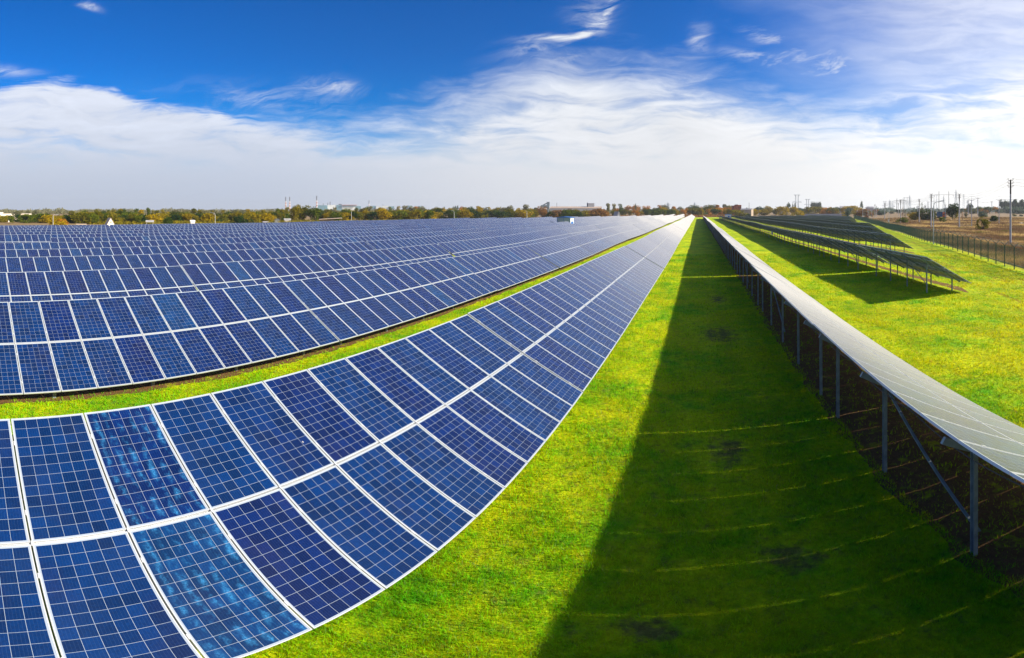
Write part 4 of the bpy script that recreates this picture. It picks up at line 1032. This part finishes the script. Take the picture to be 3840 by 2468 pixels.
for x0, x1, yt, m_ in ((1375, 1388, 774, 'hazet'), (1388, 1410, 772, 'hazet'), (1410, 1428, 774, 'hazeb'), (1432, 1458, 772, 'hazeb'), (1460, 1478, 774, 'hazet')): box_part(t, 'block', (((x0 + x1) / 2 - 1425) * S, (x0 % 5) * 4, zb(yt) / 2), ((x1 - x0) * S, 30, zb(yt)), M[m_])
MB().tube((1436 * S - 1425 * S, 0, 0), (1436 * S - 1425 * S, 0, zb(765)), 1.2, 1.0, 6).build('stack', M['chimd'], t)
for px, w, yt, lab in ((1535.5, 24, 771, 'larger left cooling tower on the horizon'), (1573, 14, 772.5, 'smaller right cooling tower on the horizon')):
    p = at(px, 3000); h = hgt(px, 3000, yt); t = empty('cooling_tower', p, 0, lab, 'cooling tower'); r = w / F * 3000 / 2
    b = MB(); prev = None
    for i in range(8):
        f0, f1 = i / 8, (i + 1) / 8; rr = lambda f: r * (.84 + .30 * (1 - f) ** 2)
        b.tube((0, 0, h * f0), (0, 0, h * f1), rr(f0), rr(f1), 20, cap=(i in (0, 7)))
    b.build('shell', M['hazet'], t)
# ------------------------------------------------------------------ truck
dt = 262; p = at(3530, dt, .0); zt = hgt(3530, dt, 795.5)
t = empty('truck', p, face(3530) - .35, 'truck with a blue box body and an orange cab on the road', 'truck')
zr = max(0, zt - 3.4)
box_part(t, 'cargo_box', (-.6, 0, zr + 2.25), (3.4, 2.3, 2.5), M['truckb'])
cab = MB(); cab.box((1.9, 0, zr + 1.75), (1.4, 2.3, 1.9)).prism([(1.2, zr + 2.7), (2.6, zr + 2.7), (2.3, zr + 3.3), (1.2, zr + 3.5)], -1.1, 1.1); cab = cab.build('cab', M['orange'], t)
box_part(t, 'window', (1.9, -1.17, zr + 2.1), (.9, .04, .7), M['dark']); box_part(t, 'chassis', (.3, 0, zr + .85), (5.0, .9, .25), M['dark'])
for x in (-1.6, 1.9):
    for s in (-1, 1): MB().tube((x, s * 1.0, zr + .5), (x, s * 1.25, zr + .5), .5, .5, 14).build('wheel', M['tyre'], t)
# road ribbon
pts = []
for px, yb in ((3440, 817), (3500, 819.5), (3560, 821.5), (3620, 825), (3680, 828), (3730, 831), (3780, 834), (3840, 837.5), (3920, 843)):
    d = dist_of(px, yb); pts.append(at(px, d))
b = MB(); W2 = 2.8
dense = []
for a, c in zip(pts[:-1], pts[1:]):
    for i in range(8): dense.append(a.lerp(c, i / 8))
prev = None
for i in range(len(dense) - 1):
    dirn = (dense[i + 1] - dense[i]); dirn.z = 0; nn = Vector((-dirn.y, dirn.x, 0)).normalized() * W2
    cur = [dense[i] + nn, dense[i] - nn]; cur = [Vector((q.x, q.y, G(q.x, q.y) + .10)) for q in cur]
    if prev: b.poly([prev[0], prev[1], cur[1], cur[0]])
    prev = cur
tag(b.build('road', M['road']), kind='structure')
# smoke
m, tt = material('smoke'); tc = tt.n('ShaderNodeTexCoord').outputs['Object']
dn = tt.n('ShaderNodeVectorMath', operation='LENGTH'); tt.set(dn.inputs[0], tc)
den = tt.m('MULTIPLY', tt.map(dn.outputs['Value'], 1.0, .2, 0, 1), tt.map(tt.noise(tc, 1.6, 4), .4, .7, .1, .55))
tt.set(tt.n('ShaderNodeOutputMaterial').inputs['Volume'], tt.n('ShaderNodeVolumePrincipled', ins={'Color': (.75, .82, .9), 'Density': den}))
for px, d, yt, sx, sz, lab in ((1038, 205, 822, 1.7, 1.9, 'small wisp of blue smoke rising behind the left rows'),):
    me = bpy.data.meshes.new('smoke'); bm = bmesh.new(); bmesh.ops.create_icosphere(bm, subdivisions=3, radius=1.0); bm.to_mesh(me); bm.free(); me.materials.append(m)
    o = obj('smoke', me, None, at(px, d, 1.9)); o.scale = (sx, sx, sz); o.rotation_euler = (0, .5, 0); tag(o, lab, 'smoke', kind='stuff')

# ------------------------------------------------------------------ haze
m, tt = material('haze')
tt.set(tt.n('ShaderNodeOutputMaterial').inputs['Volume'], tt.n('ShaderNodeVolumePrincipled', ins={'Color': (.80, .88, 1.0), 'Density': .00013, 'Anisotropy': .2}))
tag(MB().box((0, 700, 48), (9600, 8400, 104)).build('haze', m), 'thin pale haze lying over the plain', 'haze', kind='stuff')

# ------------------------------------------------------------------ sun, sky, camera
EL, AZ = R(29), R(74.5)                     # azimuth measured from +y towards +x
sd = Vector((math.sin(AZ) * math.cos(EL), math.cos(AZ) * math.cos(EL), math.sin(EL)))
L = bpy.data.lights.new('sun', 'SUN'); L.energy = 5.0; L.angle = R(.85); L.color = (1, .88, .68)
lo = bpy.data.objects.new('sun', L); COL.objects.link(lo); lo.rotation_euler = (-sd).to_track_quat('-Z', 'Y').to_euler(); lo.location = (0, 0, 50)

w = bpy.data.worlds.new('World'); sc.world = w; w.use_nodes = True; t = NT(w.node_tree)
tc = t.n('ShaderNodeTexCoord').outputs['Generated']
x, y, z = t.xyz(tc)
az = t.m('ARCTAN2', x, y); el = t.m('ARCSINE', z)
sky = t.n('ShaderNodeTexSky', sky_type='NISHITA', sun_disc=False, sun_elevation=EL, sun_rotation=AZ, altitude=200, air_density=1.0, dust_density=.3, ozone_density=3.0).outputs[0]
hs = t.n('ShaderNodeHueSaturation', ins={'Saturation': 1.5, 'Value': 1.0, 'Color': sky}).outputs[0]
blue = t.mix(1.0, hs, (.005, .92, 1.32), 'MULTIPLY')
W1 = 1112.5
def AZP(px): return (px - 1634.5) / W1      # photograph columns (2396 wide) to bearings
def ELP(py): return (494 - py) / W1
wp = t.n('ShaderNodeTexNoise', ins={'Scale': 5.0, 'Detail': 4.0}); t.set(wp.inputs['Vector'], t.vec(az, t.m('MULTIPLY', el, 1.6), 5.5))
wr, wg, wb = t.xyz(wp.outputs['Color'])
az2 = t.m('ADD', az, t.m('MULTIPLY', t.m('SUBTRACT', wr, .5), .10)); el2 = t.m('ADD', el, t.m('MULTIPLY', t.m('SUBTRACT', wg, .5), .06))
nz1 = t.noise(t.vec(t.m('MULTIPLY', az2, 1.4), t.m('MULTIPLY', el2, 4.5), .3), 2.2, 5, .55, .3)
nz2 = t.noise(t.vec(t.m('MULTIPLY', az2, 2.2), t.m('MULTIPLY', el2, 12.0), 2.3), 3.0, 7, .62, .5)
nz3 = t.noise(t.vec(t.m('ADD', t.m('MULTIPLY', az2, 1.3), t.m('MULTIPLY', el2, -1.2)), t.m('ADD', t.m('MULTIPLY', el2, 4.0), t.m('MULTIPLY', az2, -.8)), 7.0), 8.0, 7, .68, .6)
# lower edge of the clear sky as a curve over the bearing
fc = t.n('ShaderNodeFloatCurve'); cv = fc.mapping.curves[0]
ptsc = [(-400, 220), (0, 192), (130, 196), (250, 218), (340, 238), (480, 262), (620, 288), (720, 300), (840, 286), (950, 262), (1040, 238), (1130, 208), (1230, 172), (1310, 150), (1400, 150), (1500, 158), (1580, 152), (1660, 175), (1760, 205), (1850, 232), (1950, 250), (2050, 225), (2150, 190), (2280, 150), (2400, 120), (2800, 60)]
for i, (px, py) in enumerate(ptsc):
    u = (px + 400) / 3200; v = ELP(py) / .45
    if i < 2: cv.points[i].location = (u, v)
    else: cv.points.new(u, v)
fc.mapping.use_clip = False; fc.mapping.update()
t.set(fc.inputs['Value'], t.map(az, AZP(-400), AZP(2800), 0, 1, False))
edge_el = t.m('MULTIPLY', fc.outputs[0], .45)
dn = t.m('ADD', t.m('SUBTRACT', edge_el, el), t.m('ADD', t.m('MULTIPLY', t.m('SUBTRACT', nz1, .5), .12), t.m('MULTIPLY', t.m('SUBTRACT', nz2, .5), .11)))
softw = t.map(az, AZP(500), AZP(1300), .026, .12, False)
cover = t.map(dn, t.m('MULTIPLY', softw, -.55), softw, 0, 1)
# streaks of blue inside the sheet
tex = t.map(t.m('ADD', t.m('MULTIPLY', nz1, .5), t.m('MULTIPLY', nz2, .5)), .36, .56, .58, 1.0)
texfade = t.map(el, ELP(420), ELP(300), 0, 1)
cover = t.m('MULTIPLY', cover, t.m('ADD', t.m('SUBTRACT', 1.0, texfade), t.m('MULTIPLY', texfade, tex)))
# thin veil on the right
veil = t.m('MULTIPLY', t.map(t.m('ADD', az, t.m('MULTIPLY', t.m('SUBTRACT', nz1, .5), .5)), AZP(1600), AZP(2500), 0, .66), t.map(nz2, .3, .65, .82, 1.0))
cover = t.m('MAXIMUM', cover, veil)
def wisp(px, py, rx, ry, ang, amp, lo_=.38, hi_=.66):
    dx = t.m('SUBTRACT', az2, AZP(px)); dy = t.m('SUBTRACT', el2, ELP(py)); c, s = math.cos(R(ang)), math.sin(R(ang))
    u = t.m('DIVIDE', t.m('ADD', t.m('MULTIPLY', dx, c), t.m('MULTIPLY', dy, s)), rx / W1); v = t.m('DIVIDE', t.m('SUBTRACT', t.m('MULTIPLY', dy, c), t.m('MULTIPLY', dx, s)), ry / W1)
    r2 = t.m('ADD', t.m('MULTIPLY', u, u), t.m('MULTIPLY', v, v))
    return t.m('MULTIPLY', t.m('EXPONENT', t.m('MULTIPLY', r2, -1.3)), amp)
wsum = 0.0
for a in ((1290, 92, 80, 12, 6, 1.1), (1375, 66, 60, 14, 32, 1.25), (1430, 18, 50, 14, 62, 1.2), (1395, 25, 60, 42, 40, .55),
          (1235, 130, 34, 14, 10, .8), (1640, 92, 34, 26, 55, .62), (1800, 88, 75, 20, -25, .7), (1965, 150, 130, 34, -8, .8), (2150, 60, 160, 22, 12, .6),
          (770, 200, 80, 16, -4, 1.0), (640, 235, 210, 34, -6, .55), (218, 9, 28, 10, -22, 1.3), (18, 168, 70, 14, -4, .8),
          (2350, 15, 90, 14, 10, .9), (1340, 140, 150, 34, 0, .6), (1780, 140, 90, 18, -10, .7)):
    wsum = t.m('ADD', wsum, wisp(*a))
fil = t.map(t.m('ADD', t.m('MULTIPLY', nz3, .75), t.m('MULTIPLY', nz2, .25)), .40, .68, .0, .95)
cover = t.m('MAXIMUM', cover, t.m('MULTIPLY', wsum, fil, clamp=True))
hi_clear = t.map(el, .48, .80, 1, .25); cover = t.m('MULTIPLY', cover, hi_clear)
ccol = t.mix(t.map(el, ELP(470), ELP(210), 0, 1), (5.0, 5.6, 6.8), (6.9, 7.4, 8.6))
ccol = t.mix(t.map(az, AZP(500), AZP(1500), 0, 1), ccol, t.mix(t.map(el, ELP(460), ELP(150), 0, 1), (7.3, 7.4, 7.7), (7.8, 8.1, 8.6)))
ccol = t.mix(t.map(az, AZP(1500), AZP(2350), 0, 1), ccol, (10.3, 10.1, 9.8))
br = t.map(nz2, .3, .7, .92, 1.10, False); br = t.mix(texfade, (1, 1, 1), t.vec(br, br, br)); ccol = t.mix(1.0, ccol, br, 'MULTIPLY')
col = t.mix(cover, blue, ccol)
# behind the camera the sky is clear, below the horizon dull ground colour
col = t.mix(t.map(el, -.02, -.05, 0, 1), col, (.6, .7, .3))
bg = t.n('ShaderNodeBackground', ins={'Color': col, 'Strength': .056}); t.set(t.n('ShaderNodeOutputWorld').inputs[0], bg)

cam = bpy.data.cameras.new('camera'); co = bpy.data.objects.new('camera', cam); COL.objects.link(co)
co.location = (0, 0, CAM_Z); co.rotation_euler = (R(90), 0, 0); cam.clip_end = 20000; cam.clip_start = .05
cam.type = 'PANO'; cam.panorama_type = 'EQUIRECTANGULAR'
cam.longitude_min = -X0 / F; cam.longitude_max = (3840 - X0) / F
cam.latitude_max = Y0 / F; cam.latitude_min = -(2468 - Y0) / F
sc.camera = co
sc.view_settings.view_transform = 'Standard'; sc.view_settings.look = 'None'; sc.view_settings.exposure = 0.95; sc.view_settings.gamma = 1
sc.cycles.max_bounces = 6; sc.cycles.diffuse_bounces = 2; sc.cycles.glossy_bounces = 3; sc.cycles.transparent_max_bounces = 4; sc.cycles.volume_bounces = 0
sc.cycles.use_denoising = True
sc.cycles.sample_clamp_indirect = 6
